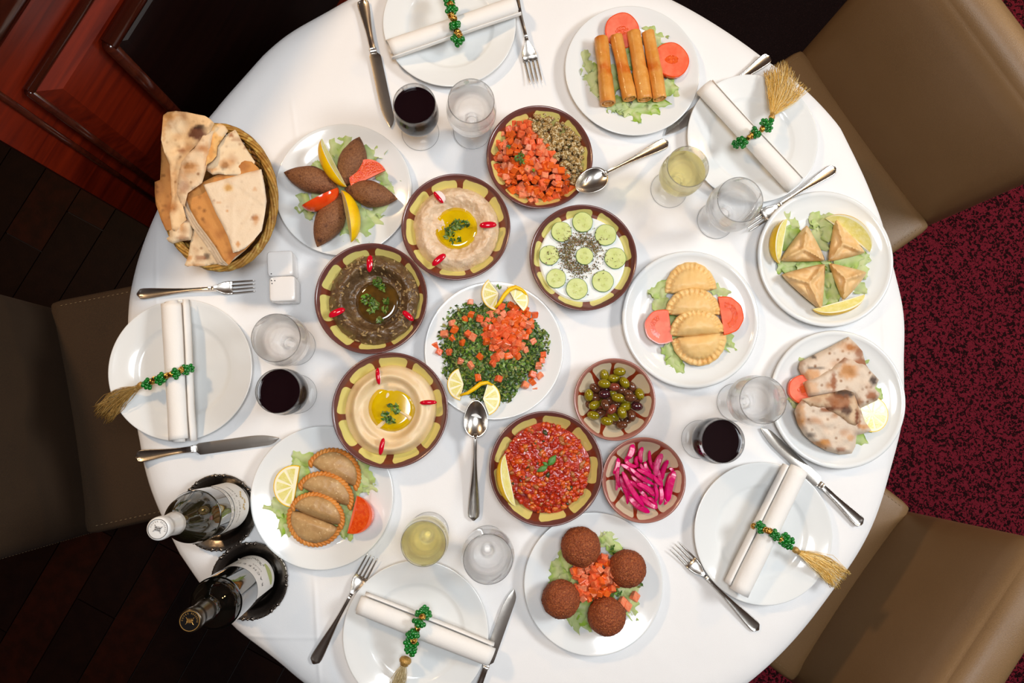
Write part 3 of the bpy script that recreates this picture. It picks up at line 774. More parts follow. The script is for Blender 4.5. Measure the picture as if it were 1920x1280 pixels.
def bottle(base, top_px, kind, label):
    top = P(top_px[0], top_px[1], 0.302)
    q = P(top_px[0], top_px[1], 0.302); loc = Vector((q.x, q.y, T+0.003))
    ang = math.atan2(-loc.y, -loc.x)          # side of the bottle that faces the middle of the table
    r = empty('wine_bottle', loc, label, 'bottle', 'wine bottles on silver coasters', ang)
    if kind == 'white':
        pr = [(1e-4, .0), (0.036, .0), (0.0405, .004), (0.0418, .012), (0.0420, .150), (0.0412, .168), (0.0375, .188), (0.0310, .208), (0.0235, .226), (0.0178, .240), (0.0152, .252), (0.0142, .268), (0.0140, .295), (1e-4, .295)]
    else:
        pr = [(1e-4, .0), (0.035, .0), (0.0390, .004), (0.0400, .012), (0.0400, .182), (0.0392, .196), (0.0355, .209), (0.0285, .219), (0.0205, .227), (0.0162, .235), (0.0146, .246), (0.0142, .268), (0.0140, .295), (1e-4, .295)]
    gm = pm('dark_bottle_glass_%s' % kind, S(34, 30, 16) if kind == 'white' else S(8, 8, 6), 0.03, coat=0.6, spec=0.7)
    MB().lathe(refine(pr, 4), 72).build('glass_body', gm, r)
    Rb = 0.0420 if kind == 'white' else 0.0400
    cm = pm('capsule_%s' % kind, S(226, 224, 220) if kind == 'white' else S(70, 60, 48), 0.32 if kind == 'white' else 0.28, metal=0.0 if kind == 'white' else 0.8, coat=0.2)
    MB().lathe([(0.0172, .244), (0.0176, .2445), (0.0162, .256), (0.0154, .274), (0.0152, .2835), (0.0163, .2850), (0.0168, .2870), (0.0168, .2960), (0.0165, .2985), (0.0156, .3002), (0.0142, .3008), (1e-4, .3008)] if True else [], 48).build('capsule', cm, r)
    ink = pm('capsule_print_%s' % kind, S(80, 72, 64) if kind == 'white' else S(206, 158, 84), 0.4, metal=0 if kind == 'white' else 0.7)
    if kind == 'red': MB().lathe([(0.0135, .3011), (1e-4, .3011)], 40).build('capsule_disc', pm('black_foil', S(14, 12, 12), 0.3), r)
    pr_ = MB()
    pr_.lathe([(0.0132, .3012), (0.0132, .3016), (0.0139, .3016), (0.0139, .3012)], 56)
    turn = -0.25+(-ang if kind == 'white' else -ang+0.2)
    # lettering follows the photograph: it reads from above
    ringtext(pr_, 'CUVEE', 0.0104, 0.0032, turn+PI*0.98, turn+PI*0.60, .3017)
    ringtext(pr_, 'RESERVE', 0.0104, 0.0032, turn+PI*0.44, turn-PI*0.02, .3017)
    def curl(pts, w=0.00035):
        pr_.tube([(x, y, .3016) for x, y in pts], w, 5)
    for sx in (-1, 1):
        for sy in (-1, 1):
            p = []
            for k in range(14):
                t = k/13; a = t*2*PI*0.95
                x = sx*(0.0018+0.0042*t)+sx*0.0010*math.sin(a); y = sy*(0.0008+0.0036*t)+sy*0.0012*math.cos(a)-sy*0.0008
                c_, s_ = math.cos(turn), math.sin(turn); p.append((x*c_-y*s_, x*s_+y*c_))
            curl(p)
    for off in (-0.0022, 0, 0.0022):
        c_, s_ = math.cos(turn), math.sin(turn)
        curl([((off)*c_-y*s_, (off)*s_+y*c_) for y in (-0.003, 0.0, 0.0036)])
    for off in (-0.0012, 0.0010):
        curl([(x*c_-off*s_, x*s_+off*c_) for x in (-0.0035, 0, 0.0035)])
    pr_.build('capsule_print', ink, r, smooth=False)
    paper = pm('label_paper', S(232, 230, 226), 0.6)
    def wrap(name, z0, z1, a0, a1, mat, off=0.0003):
        n = 30; v = []; f = []
        for k in range(n+1):
            a = a0+(a1-a0)*k/n
            v += [((Rb+off)*math.cos(a), (Rb+off)*math.sin(a), z0), ((Rb+off)*math.cos(a), (Rb+off)*math.sin(a), z1)]
        f = [(2*k, 2*k+2, 2*k+3, 2*k+1) for k in range(n)]
        return MB().add(v, f).build(name, mat, r)
    if kind == 'white':
        wrap('paper_label', 0.022, 0.098, -1.35, 1.25, paper)
        wrap('neck_strip', 0.104, 0.116, -1.45, 1.10, paper)
        tx = MB(); cyltext(tx, 'CHATEAU BLANC', Rb+0.0006, 0.072, 0.0075, 0.0, 0.13); cyltext(tx, 'GRAND VIN SEC', Rb+0.0006, 0.088, 0.0045, 0, 0.09)
        cyltext(tx, 'RESERVE DE LA VALLEE BEKAA', Rb+0.0006, 0.110, 0.0050, -0.1, 0.075)
        tx.build('label_lettering', pm('label_ink', S(110, 98, 80), 0.6), r, smooth=False)
        em = MB()
        for k in range(9): em.ball((( Rb+0.0006)*math.cos(-0.35+k*0.09), (Rb+0.0006)*math.sin(-0.35+k*0.09), 0.048+0.006*math.sin(k*1.3)), (0.0006, 0.0022, 0.004), 6, 4)
        em.build('label_emblem', pm('pale_gold_ink', S(196, 168, 110), 0.5), r)
    else:
        wrap('paper_label', 0.020, 0.118, -0.95, 1.45, paper)
        tx = MB(); cyltext(tx, 'RACHEEN', Rb+0.0006, 0.092, 0.0105, 0.25, 0.24); cyltext(tx, 'ROUGE', Rb+0.0006, 0.076, 0.005, 0.25, 0.11)
        tx.build('label_lettering', pm('label_ink_black', S(30, 28, 28), 0.6), r, smooth=False)
        em = MB(); rr_ = random.Random(3)
        for k in range(46):
            t = k/45; a = 1.15-1.0*t+rr_.uniform(-.03, .03); z = 0.048+0.006*math.sin(t*9)+rr_.uniform(-.004, .004)
            em.ball(((Rb+0.0005)*math.cos(a), (Rb+0.0005)*math.sin(a), z), (0.0005, 0.0012, 0.0016), 5, 3)
        em.ball(((Rb+0.0005)*math.cos(1.2), (Rb+0.0005)*math.sin(1.2), 0.060), (0.0005, 0.004, 0.005), 8, 5)
        em.build('label_drawing', pm('grey_ink', S(150, 146, 140), 0.6), r)
        wv = []; 
        for k in range(16):
            a = 0.2-0.95*k/15; w_ = 0.012*math.sin(PI*min(1, (k+0.5)/16))
            wv += [((Rb+0.0005)*math.cos(a), (Rb+0.0005)*math.sin(a), 0.036-w_*.2), ((Rb+0.0005)*math.cos(a), (Rb+0.0005)*math.sin(a), 0.042+w_)]
        MB().add(wv, [(2*k, 2*k+2, 2*k+3, 2*k+1) for k in range(15)]).build('label_green_stroke', pm('green_ink', S(178, 186, 122), 0.6), r)
    return r
coaster(411, 960, 'ornate silver coaster under the white capped bottle')
coaster(469, 1088, 'ornate silver coaster under the black capped bottle')
bottle(None, (297, 991), 'white', 'white wine bottle with a white foil cap on a silver coaster')
bottle(None, (357, 1163), 'red', 'dark red wine bottle with black foil cap and pale label')
# ---------------------------------------------------------------- food: shared builders
R_ = random.Random(11)
def slab(name, px, zf, thick, mat, res=7, topf=None, mats=None, parent=None, side_in=0.35, bottom=True, edge_drop=0.5, grid_res=None, smooth=True, edge_r=None):
    """solid piece with a drawn outline; zf(px,py) gives the height of its underside, topf(px,py,d) extra height of the upper face (d: pixels from the edge)"""
    n = len(px); B = []
    for i in range(n):
        a = px[i]; b = px[(i+1) % n]; L_ = math.hypot(b[0]-a[0], b[1]-a[1]); k = max(1, int(round(L_/res)))
        for j in range(k): B.append((a[0]+(b[0]-a[0])*j/k, a[1]+(b[1]-a[1])*j/k))
    BA = np.array(B); nb = len(B)
    A0 = BA; A1 = np.roll(BA, -1, 0); D = A1-A0; DD = (D**2).sum(1)
    def dist(q):
        t = np.clip(((q-A0)*D).sum(1)/DD, 0, 1); return float(np.sqrt((((A0+D*t[:, None])-q)**2).sum(1).min()))
    pts = list(B); mn = BA.min(0); mx = BA.max(0); g = res; row = 0; y = mn[1]
    er = edge_r or res*0.5
    while y < mx[1]:
        x = mn[0]+(g/2 if row % 2 else 0)
        while x < mx[0]:
            c = False; j = nb-1
            for i in range(nb):
                yi, yj = B[i][1], B[j][1]
                if (yi > y) != (yj > y) and x < (B[j][0]-B[i][0])*(y-yi)/(yj-yi)+B[i][0]: c = not c
                j = i
            if c and dist(np.array((x, y))) > g*0.55: pts.append((x, y))
            x += g
        y += g*0.87; row += 1
    ov, oe, of, _, _, _ = delaunay_2d_cdt([Vector(p) for p in pts], [], [list(range(nb))], 1, 1e-4)
    V = [tuple(v) for v in ov]; F = [tuple(f) for f in of]
    cnt = {}
    for f in F:
        for i in range(len(f)):
            e = (f[i], f[(i+1) % len(f)]); cnt[tuple(sorted(e))] = cnt.get(tuple(sorted(e)), 0)+1
    bd = [(f[i], f[(i+1) % len(f)]) for f in F for i in range(len(f)) if cnt[tuple(sorted((f[i], f[(i+1) % len(f)])))] == 1]
    ds = [dist(np.array(v)) for v in V]
    bset = set(i for e in bd for i in e)
    top = []; bot = []
    for i, v in enumerate(V):
        z = zf(*v)
        t = thick*(edge_drop if i in bset else 1)+(topf(v[0], v[1], ds[i]) if (topf and i not in bset) else 0)
        top.append(P(v[0], v[1], z+t)); bot.append(P(v[0], v[1], z))
    c = sum((Vector(p) for p in bot), Vector())/len(bot); c.z = min(p.z for p in bot)
    mb = MB(); m = len(V)
    flip = False
    f0 = F[0]; a, b, d = (Vector(top[k]) for k in f0[:3])
    if (b-a).cross(d-a).z < 0: flip = True
    FT = [f[::-1] for f in F] if flip else F
    faces = list(FT)+[tuple(i+m for i in f[::-1]) for f in FT]
    for (a, b) in bd:
        faces.append((a+m, b+m, b, a) if not flip else (a, b, b+m, a+m))
    mb.add([Vector(p)-c for p in top]+[Vector(p)-c for p in bot], faces)
    o = mb.build(name, mat, None, c, smooth=smooth)
    o.data.set_sharp_from_angle(angle=math.radians(75))
    if parent: o.parent = parent; o.matrix_parent_inverse = Matrix.Translation(-Vector(parent.location))
    return o
zc = lambda h: (lambda x, y: h)
def along(px0, px1, z, z1=None):
    a = P(px0[0], px0[1], z); b = P(px1[0], px1[1], z if z1 is None else z1); return a, b, (b-a).length

# lettuce ------------------------------------------------------------------
def lettuce_mesh(seed, green):
    r = random.Random(seed); mb = MB(); nu, nv = 16, 7; ph = r.uniform(0, 6); cur = r.uniform(-0.5, 0.5)
    for i in range(nu+1):
        for j in range(nv+1):
            u = i/nu; v = j/nv*2-1; ed = abs(v)
            w = 0.30*(0.35+0.9*math.sin(PI*min(1, u*0.9+0.12)))*(1+0.25*math.sin(u*9+ph)+0.15*math.sin(u*23+ph*2)*ed)
            x = u-0.5; y = v*w+cur*(u-0.5)**2
            z = 0.05+0.16*ed*math.sin(u*19+ph+v*2)*0.55+0.10*math.sin(v*3.2+ph)+0.05*math.sin(u*7+ph)
            mb.v.append((x+0.03*math.sin(v*9+ph), y, z))
            t = min(1, ed*0.9+0.5*nz(u*5, v*3, seed)+0.1+(u-0.4)*0.4*green); t = max(0, t*green+0.05)
            pale = (0.74, 0.80, 0.44); gr = (0.36, 0.58, 0.05)
            k = max(0, min(1, t)); mb.c.append(tuple(pale[q]*(1-k)+gr[q]*k for q in range(3))+(1,))
    mb.f = [(i*(nv+1)+j, (i+1)*(nv+1)+j, (i+1)*(nv+1)+j+1, i*(nv+1)+j+1) for i in range(nu) for j in range(nv)]
    mb.m = [0]*len(mb.v)
    return mb.mesh('lettuce_%d' % seed, LETT, True, True)
LM = [lettuce_mesh(s_, g_) for s_, g_ in ((1, 0.35), (2, 0.55), (3, 0.8), (4, 1.15), (5, 0.2), (6, 0.7))]
def lettuce(spots, label, group, z=0.008):
    for k, sp in enumerate(spots):
        x, y, ln, ang, gi = sp[:5]
        q = P(x, y, z+0.003); o = place('lettuce_shred', LM[gi], (q.x, q.y, T+z+R_.uniform(-0.001, 0.004)), rot=(R_.uniform(-.2, .2), R_.uniform(-.12, .12), math.radians(-ang)))
        s_ = ln*0.00099; o.scale = (s_, s_*R_.uniform(0.8, 1.15), s_*0.6)
        tag(o, label, 'lettuce', group)

# lemon and tomato pieces ---------------------------------------------------
def wedge_mesh(name, L_, Rr, ang, skin, pith, flesh, tomato=False):
    """boat shaped wedge: length L_ along x, skin outwards (-y side down), cut faces meet at the inner edge"""
    parts = []
    mb = MB(); nu, nv = 20, 10
    def S_(u, v, k=1.0):          # u along, v across the skin
        x = math.sin(u*PI/2)*L_/2; r = Rr*math.sqrt(max(0.0, 1-(x/(L_/2))**2))*k
        if not tomato: r *= 1; x *= (1.0+0.10*abs(u)**3)
        a = v*ang/2
        return (x*k, r*math.sin(a), -r*math.cos(a))
    v = []
    for i in range(nu+1):
        for j in range(nv+1): v.append(S_(-1+2*i/nu, -1+2*j/nv))
    sk = MB().add(v, [(i*(nv+1)+j, i*(nv+1)+j+1, (i+1)*(nv+1)+j+1, (i+1)*(nv+1)+j) for i in range(nu) for j in range(nv)])
    def face(sg, k0, k1, push, bump=0):
        m_ = MB(); v = []; nr = 6
        for i in range(nu+1):
            for j in range(nr+1):
                t = k0+(k1-k0)*j/nr; x, y, z = S_(-1+2*i/nu, sg, 1.0); v.append((x*(0.15*(1-t)+t*1.0) if False else x, y*t+sg*push*math.cos(ang/2), z*t+push*math.sin(ang/2)*1.0))
        f = [(i*(nr+1)+j, (i+1)*(nr+1)+j, (i+1)*(nr+1)+j+1, i*(nr+1)+j+1) for i in range(nu) for j in range(nr)]
        if sg < 0: f = [q[::-1] for q in f]
        return m_.add(v, f)
    return sk, face(1, 0, 1, 0.0), face(-1, 0, 1, 0.0), face(1, 0.12, 0.86, 0.0005), face(-1, 0.12, 0.86, 0.0005)
def wedge(kind, p0, p1, bulge, label, z=0.02, R_m=None, ang=1.25, roll=0.0, group=None):
    """p0,p1: tips in the frame; bulge: +1 if the skin bows to the left of p0->p1 as seen from above"""
    a, b, L_ = along(p0, p1, z); Rr = R_m or L_*0.36
    lemon = kind == 'lemon'
    nm = kind+'_wedge'
    r = empty(nm, (0, 0, 0), label, kind, group)
    sk, f1, f2, g1, g2 = wedge_mesh(nm, L_, Rr, ang, None, None, None, not lemon)
    M = frame((a+b)/2, b); M = M @ Matrix.Rotation(bulge*(PI/2)*0.0+roll, 4, 'X')
    r.matrix_world = M
    sk.build('skin', LEMONSKIN if lemon else TOMSKIN, r)
    mb = MB(); mb.add(f1.v, f1.f); mb.add(f2.v, f2.f); mb.build('pith' if lemon else 'flesh', LEMONPITH if lemon else TOMFLESH, r)
    mb = MB(); mb.add(g1.v, g1.f); mb.add(g2.v, g2.f); mb.build('pulp' if lemon else 'seed_gel', LEMONFLESH if lemon else TOMSEED, r)
    return r
def disc_slice(name, kind, pc, rad, label, z, thick=0.006, half=None, tilt=(0, 0), group=None, rz=0.0):
    """round slice; half=(a0,a1) keeps a sector; pixel centre pc and pixel radius rad"""
    a = P(pc[0], pc[1], z); r = rad*0.001*(1.4-z)/1.4
    root = empty(name, a, label, kind, group); root.rotation_euler = (tilt[0], tilt[1], rz)
    lemon = kind == 'lemon'
    a0, a1 = half or (0, 2*PI); n = 40; full = half is None
    def sector(r0, r1, z0, z1, nm, mat, wob=0, aa0=a0, aa1=a1, cx=0, cy=0):
        k = max(6, int(n*(aa1-aa0)/(2*PI)))
        O = [(cx+r1*(1+wob*math.sin(5*t*6.28+1)*0.5)*math.cos(aa0+(aa1-aa0)*t/1.0), cy+r1*(1+wob*math.sin(5*t*6.28+1)*0.5)*math.sin(aa0+(aa1-aa0)*t)) for t in [i/k for i in range(k+1)]]
        if full and abs(aa1-aa0-2*PI) < 1e-6: O = O[:-1]
        elif aa1-aa0 < PI: O.append((cx, cy))
        m = len(O); v = [(x, y, z1) for x, y in O]+[(x, y, z0) for x, y in O]
        f = [tuple(range(m)), tuple(range(m, 2*m))[::-1]]+[(i, i+m, (i+1) % m+m, (i+1) % m) for i in range(m)]
        o = MB().add(v, f).build(nm, mat, root, smooth=False); return o
    h = thick
    if lemon:
        sector(0, r, 0, h, 'rind', LEMONSKIN); sector(0, r*0.955, 0.0002, h+0.0003, 'pith', LEMONPITH)
        nseg = 9; st = 2*PI/nseg; k0 = int(math.floor(a0/st)); 
        for k in range(k0, int(math.ceil(a1/st))):
            s0 = max(a0+0.05, k*st+0.05); s1 = min(a1-0.05, (k+1)*st-0.05)
            if s1-s0 < 0.2: continue
            mid = (s0+s1)/2; cx, cy = 0.10*r*math.cos(mid), 0.10*r*math.sin(mid)
            kk = 7; O = [(cx, cy)]+[(cx+0.74*r*math.cos(s0+(s1-s0)*t/kk), cy+0.74*r*math.sin(s0+(s1-s0)*t/kk)) for t in range(kk+1)]
            m = len(O); v = [(x, y, h+0.0008) for x, y in O]+[(x, y, h) for x, y in O]
            MB().add(v, [tuple(range(m))]+[(i, i+m, (i+1) % m+m, (i+1) % m) for i in range(m)]).build('segment', LEMONFLESH, root, smooth=False)
    else:
        sector(0, r, 0, h, 'skin', TOMSKIN, 0.03); sector(0, r*0.95, 0.0002, h+0.0003, 'flesh', TOMFLESH, 0.03)
    return root
def blob_on(root, name, mat, pts, z, h=0.0008):
    m = len(pts); v = [(x, y, z+h) for x, y in pts]+[(x, y, z) for x, y in pts]
    return MB().add(v, [tuple(range(m))]+[(i, i+m, (i+1) % m+m, (i+1) % m) for i in range(m)]).build(name, mat, root, smooth=False)
def tomato_slice(pc, rad, label, z, half=None, rz=0.0, tilt=(0, 0), style='ring', group=None):
    o = disc_slice('tomato_slice', 'tomato', pc, rad, label, z, 0.007, half, tilt, group, rz); r = rad*0.001*(1.4-z)/1.4
    if style == 'ring':       # one soft core
        blob_on(o, 'core', TOMSEED, [(0.36*r*math.cos(t/14*2*PI)*(1+.2*math.sin(t)), 0.26*r*math.sin(t/14*2*PI)) for t in range(14)], 0.0073, 0.0003)
    else:                      # crescent of seeds
        a0, a1 = style
        out = [(0.70*r*math.cos(a0+(a1-a0)*t/12), 0.70*r*math.sin(a0+(a1-a0)*t/12)) for t in range(13)]+[(0.42*r*math.cos(a1+(a0-a1)*t/12), 0.42*r*math.sin(a1+(a0-a1)*t/12)) for t in range(13)]
        blob_on(o, 'seed_gel', TOMSEED, out, 0.0073, 0.0006)
    return o

# diced tomato ---------------------------------------------------------------
DICE = []
for k in range(6):
    r_ = random.Random(40+k); m0 = MB().box((0, 0, 0), (0.0112, 0.0104, 0.0086), jit=0.20, rnd=r_)
    import bmesh
    bm = bmesh.new(); me = m0.mesh('dice_%d' % k, TOMD[k % 3]); bm.from_mesh(me)
    bmesh.ops.bevel(bm, geom=list(bm.edges), offset=0.0009, segments=1, affect='EDGES', profile=0.5); bm.to_mesh(me); bm.free(); me.shade_smooth(); me.set_sharp_from_angle(angle=math.radians(30)); DICE.append(me)
def dice_heap(inside, hgt, step, label, group, seed, smin=0.75, smax=1.25, skip=0.0, base=None):
    """inside(px,py)->bool in the frame, hgt(px,py) height of the heap surface"""
    r = random.Random(seed); n = 0
    xs = [p for p in base]; x0, y0, x1, y1 = xs
    y = y0; row = 0
    while y <= y1:
        x = x0+(step/2 if row % 2 else 0)
        while x <= x1:
            px, py = x+r.uniform(-.3, .3)*step, y+r.uniform(-.3, .3)*step
            if inside(px, py) and r.random() >= skip:
                h = hgt(px, py)+r.uniform(-0.0035, 0.0025); q = P(px, py, h)
                o = place('tomato_cube', DICE[r.randrange(6)], q, rot=(r.uniform(-.9, .9), r.uniform(-.9, .9), r.uniform(0, 6.28))); s_ = r.uniform(smin, smax); o.scale = (s_, s_, s_)
                tag(o, label, 'tomato', group); n += 1
            x += step
        y += step*0.87; row += 1
    return n
def flakes(name, n, fn, label, cat, cols, size, seed, mat=None, top=True, parent=None, curl=1.0):
    """many small leaf bits in one object; fn(r)->(px,py,z)"""
    r = random.Random(seed); mb = MB()
    for _ in range(n):
        px, py, z = fn(r); q = P(px, py, z); s_ = size*r.uniform(0.5, 1.4); k = r.choice(cols); k = tuple(v*r.uniform(0.75, 1.25) for v in k)+(1,)
        M = (Matrix.Rotation(r.uniform(0, 6.28), 3, 'Z') @ Matrix.Rotation(r.uniform(-.8, .8)*curl, 3, 'X') @ Matrix.Rotation(r.uniform(-.6, .6)*curl, 3, 'Y'))
        pts = [(-1, 0, 0), (-.45, -.42*r.uniform(.5, 1.2), .18), (.2, -.5*r.uniform(.6, 1.2), 0), (.55, -.15, .12), (1.05, 0, -.1), (.5, .25, .1), (.1, .55*r.uniform(.6, 1.2), 0), (-.5, .35, .16), (0, 0, .22)]
        mb.add([M @ Vector((a*s_, b*s_, c*s_))+q for a, b, c in pts], [(i, (i+1) % 8, 8) for i in range(8)], k)
    c = Vector(mb.v[0]); c.z = T
    mb.v = [tuple(Vector(v)-c) for v in mb.v]
    o = mb.build(name, mat or PARS, parent, c, vcol=True)
    return tag(o, label, cat, kind='stuff')
GREENS = [(0.055, 0.12, 0.014), (0.03, 0.065, 0.008), (0.12, 0.21, 0.02), (0.08, 0.15, 0.018), (0.19, 0.27, 0.05)]
def in_disc(cx, cy, r): return lambda x, y: (x-cx)**2+(y-cy)**2 < r*r
def rdisc(r, cx, cy, R, z0, z1):
    a = r.uniform(0, 2*PI); q = R*math.sqrt(r.random()); return cx+q*math.cos(a), cy+q*math.sin(a), r.uniform(z0, z1)

# ---------------------------------------------------------------- dips
def dip(name, c, hfun, rfun, mat, label, cat, nr=56, na=150, squash=1.0):
    mb = MB(); v = [(0, 0, hfun(0, 0))]
    for i in range(1, nr+1):
        for j in range(na):
            a = 2*PI*j/na; R = rfun(a); r = R*i/nr; v.append((r*math.cos(a), r*math.sin(a), hfun(r, a) if i < nr else hfun(r, a)*0.35+0.35*min(0.03, 0.012)))
    f = [(0, 1+j, 1+(j+1) % na) for j in range(na)]
    for i in range(nr-1):
        for j in range(na):
            k = (j+1) % na; f.append((1+i*na+j, 1+(i+1)*na+j, 1+(i+1)*na+k, 1+i*na+k))
    mb.add(v, f); o = mb.build(name, mat, None, c); tag(o, label, cat); return o
HUM = pm('hummus_paste', S(234, 210, 170), 0.4, S(228, 200, 156), 25, sss=0.25, sssr=(0.01, 0.006, 0.003), bump=((220, 0.0003),))
OIL = pm('olive_oil', S(214, 178, 4), 0.04, S(196, 158, 2), 30, coat=1.0)
def ring_h(r, crest, inner, outer, hc, hin):
    if r < crest:
        t = smooth01((r-inner)/(crest-inner)); return hin+(hc-hin)*t
    t = (r-crest)/(outer-crest); return hc*(1-0.72*t**1.8)
def hum_h(r, a):
    h = ring_h(r, 0.063, 0.036, 0.088, 0.047, 0.031)
    sp = math.sin(2*a+r*150)*0.0030*smooth01((r-0.03)/0.02)+math.sin(a*1-r*330+1)*0.0022*smooth01((r-0.03)/0.02)+math.sin(3*a+r*80)*0.0018
    if r < 0.040:
        sp += 0.0028*max(0, math.sin(7*(a+0.3)+r*60))**6*smooth01(r/0.02)*(1 if math.cos(a+0.6) > -0.2 else 0.2)
    return h+sp+0.001*nz(r*60*math.cos(a), r*60*math.sin(a))
dip('hummus', BW['hummus'], hum_h, lambda a: 0.0845*(1+0.03*math.sin(2*a+1)+0.02*math.sin(5*a)), HUM, 'smooth beige hummus swirled into a ring around yellow oil', 'dip')
oc = BW['hummus']+Vector((0.002, 0.004, 0))
o = MB().lathe([(1e-4, .0330), (0.030, .0330), (0.042, .0329), (0.0425, .030)], 64).build('oil_pool', OIL, None, oc); tag(o, 'pool of yellow olive oil in the middle of the hummus', 'oil')
MOU = pm('moutabal_paste', S(232, 206, 176), 0.4, S(218, 186, 150), 55, bump=((150, 0.0016), (420, 0.0006)), sss=0.2)
def mou_h(r, a):
    h = ring_h(r, 0.062, 0.034, 0.086, 0.046, 0.029); x, y = r*math.cos(a), r*math.sin(a)
    return h+0.0032*nz(x*95, y*95, 3)+0.0022*nz(x*210, y*210, 7)+(0.006*math.exp(-((x+0.03)**2+(y-0.006)**2)/0.00012) if r < 0.045 else 0)
dip('moutabal', BW['moutabal'], mou_h, lambda a: 0.0825*(1+0.025*math.sin(3*a+1)+0.02*math.sin(7*a)+0.012*math.sin(13*a)), MOU, 'lumpy cream coloured aubergine dip around a yellow oil pool', 'dip')
o = MB().lathe([(1e-4, .0318), (0.030, .0318), (0.0395, .0316), (0.040, .029)], 64).build('oil_pool', OIL, None, BW['moutabal']); tag(o, 'pool of yellow oil in the lumpy cream dip', 'oil')
AUB = pm('mashed_aubergine', S(112, 86, 58), 0.32, S(86, 62, 38), 90, spots=((S(150, 124, 84), 45, 0.60, 0.72),), bump=((140, 0.002), (420, 0.0008)), coat=0.25)
def aub_h(r, a):
    x, y = r*math.cos(a), r*math.sin(a)
    rr = math.hypot(x-0.006, y-0.0)
    h = ring_h(rr, 0.062, 0.045, 0.092, 0.045, 0.022)
    return h+0.0035*nz(x*80, y*80, 13)+0.0026*nz(x*190, y*190, 17)*(1 if rr > 0.045 else 0.25)
dip('mashed_aubergine', BW['aubergine'], aub_h, lambda a: 0.088*(1+0.02*math.sin(3*a)+0.02*math.sin(8*a)+0.012*math.sin(15*a)), AUB, 'dark brown mashed aubergine with pale seeds and an oily hollow', 'dip')
AOIL = pm('brown_oil', S(96, 66, 20), 0.05, S(66, 46, 18), 40, coat=1.0)
o = MB().lathe([(1e-4, .0245), (0.030, .0245), (0.0400, .0243), (0.0405, .022)], 64).build('oil_pool', AOIL, None, BW['aubergine']+Vector((0.009, -0.004, 0))); tag(o, 'dark brown oil in the hollow of the mashed aubergine', 'oil')
sd = MB(); rs = random.Random(4)
for _ in range(120):
    a = rs.uniform(0, 2*PI); r = rs.uniform(0.050, 0.084); h = aub_h(r, a); M = Matrix.Rotation(rs.uniform(0, 6.28), 3, 'Z') @ Matrix.Rotation(rs.uniform(-.5, .5), 3, 'Y'); s_ = rs.uniform(0.6, 1.2)
    sd.ball((r*math.cos(a), r*math.sin(a), h), (0.0052*s_, 0.0021*s_, 0.0016*s_), 6, 4, M=M)
tag(sd.build('aubergine_seeds', pm('aubergine_seed', S(158, 130, 86), 0.4), None, BW['aubergine']), 'pale seeds scattered through the brown aubergine dip', 'seeds', kind='stuff')
YOG = pm('yoghurt', S(240, 242, 238), 0.25, sss=0.2, bump=((60, 0.0006),), coat=0.2)
dip('yoghurt', BW['cucumber'], lambda r, a: 0.0325+0.0006*nz(r*90*math.cos(a), r*90*math.sin(a)), lambda a: 0.0835, YOG, 'white yoghurt filling the bowl under the cucumber slices', 'yoghurt', 24, 96)

# red stew
def stew_h(r, a):
    x, y = r*math.cos(a), r*math.sin(a); return 0.040-0.012*(r/0.085)**3+0.0022*nz(x*70, y*70, 1)+0.002*nz(x*160, y*160, 2)
STEW = pm('stew_sauce', S(150, 22, 4), 0.14, S(186, 50, 6), 70, spots=((S(120, 20, 8), 40, 0.58, 0.7),), bump=((160, 0.002), (400, 0.001)), coat=0.7)
dip('tomato_stew', BW['stew'], stew_h, lambda a: 0.0815*(1+0.02*math.sin(4*a+1)+0.015*math.sin(9*a)), STEW, 'glossy red tomato and pepper stew filling the bowl', 'stew')
CH = pm('stew_chunk', S(200, 50, 20), 0.22, attr=True, coat=0.25, bump=((300, 0.0008),))
rs = random.Random(8); cm_ = MB()
for _ in range(420):
    a = rs.uniform(0, 2*PI); r = 0.078*math.sqrt(rs.random()); s_ = rs.uniform(0.5, 1.25)
    c_ = rs.choice([(0.48, 0.030, 0.006), (0.62, 0.085, 0.006), (0.36, 0.016, 0.005), (0.55, 0.05, 0.005), (0.62, 0.15, 0.02), (0.38, 0.12, 0.03), (0.44, 0.022, 0.006)])+(1,)
    if rs.random() < 0.03: c_ = (0.05, 0.05, 0.015, 1)
    M = Matrix.Rotation(rs.uniform(0, 6.28), 3, 'Z') @ Matrix.Rotation(rs.uniform(-.6, .6), 3, 'X')
    sd_ = rs.uniform(0, 99)
    cm_.ball((r*math.cos(a), r*math.sin(a), stew_h(r, a)+0.0003), (0.0058*s_, 0.0040*s_, 0.0028*s_), 7, 5, col=c_, M=M, fn=lambda d, k=sd_: 1+0.35*nz(d.x*1.6+k, d.y*1.6, d.z*1.6))
tag(cm_.build('stewed_vegetable_pieces', CH, None, BW['stew'], vcol=True), 'small chunks of stewed tomato and pepper in the red sauce', 'stew', kind='stuff')
wedge('lemon', (948, 856), (966, 944), 1, 'lemon wedge resting on the rim of the red stew bowl', 0.050, 0.024, 1.3, -1.75)

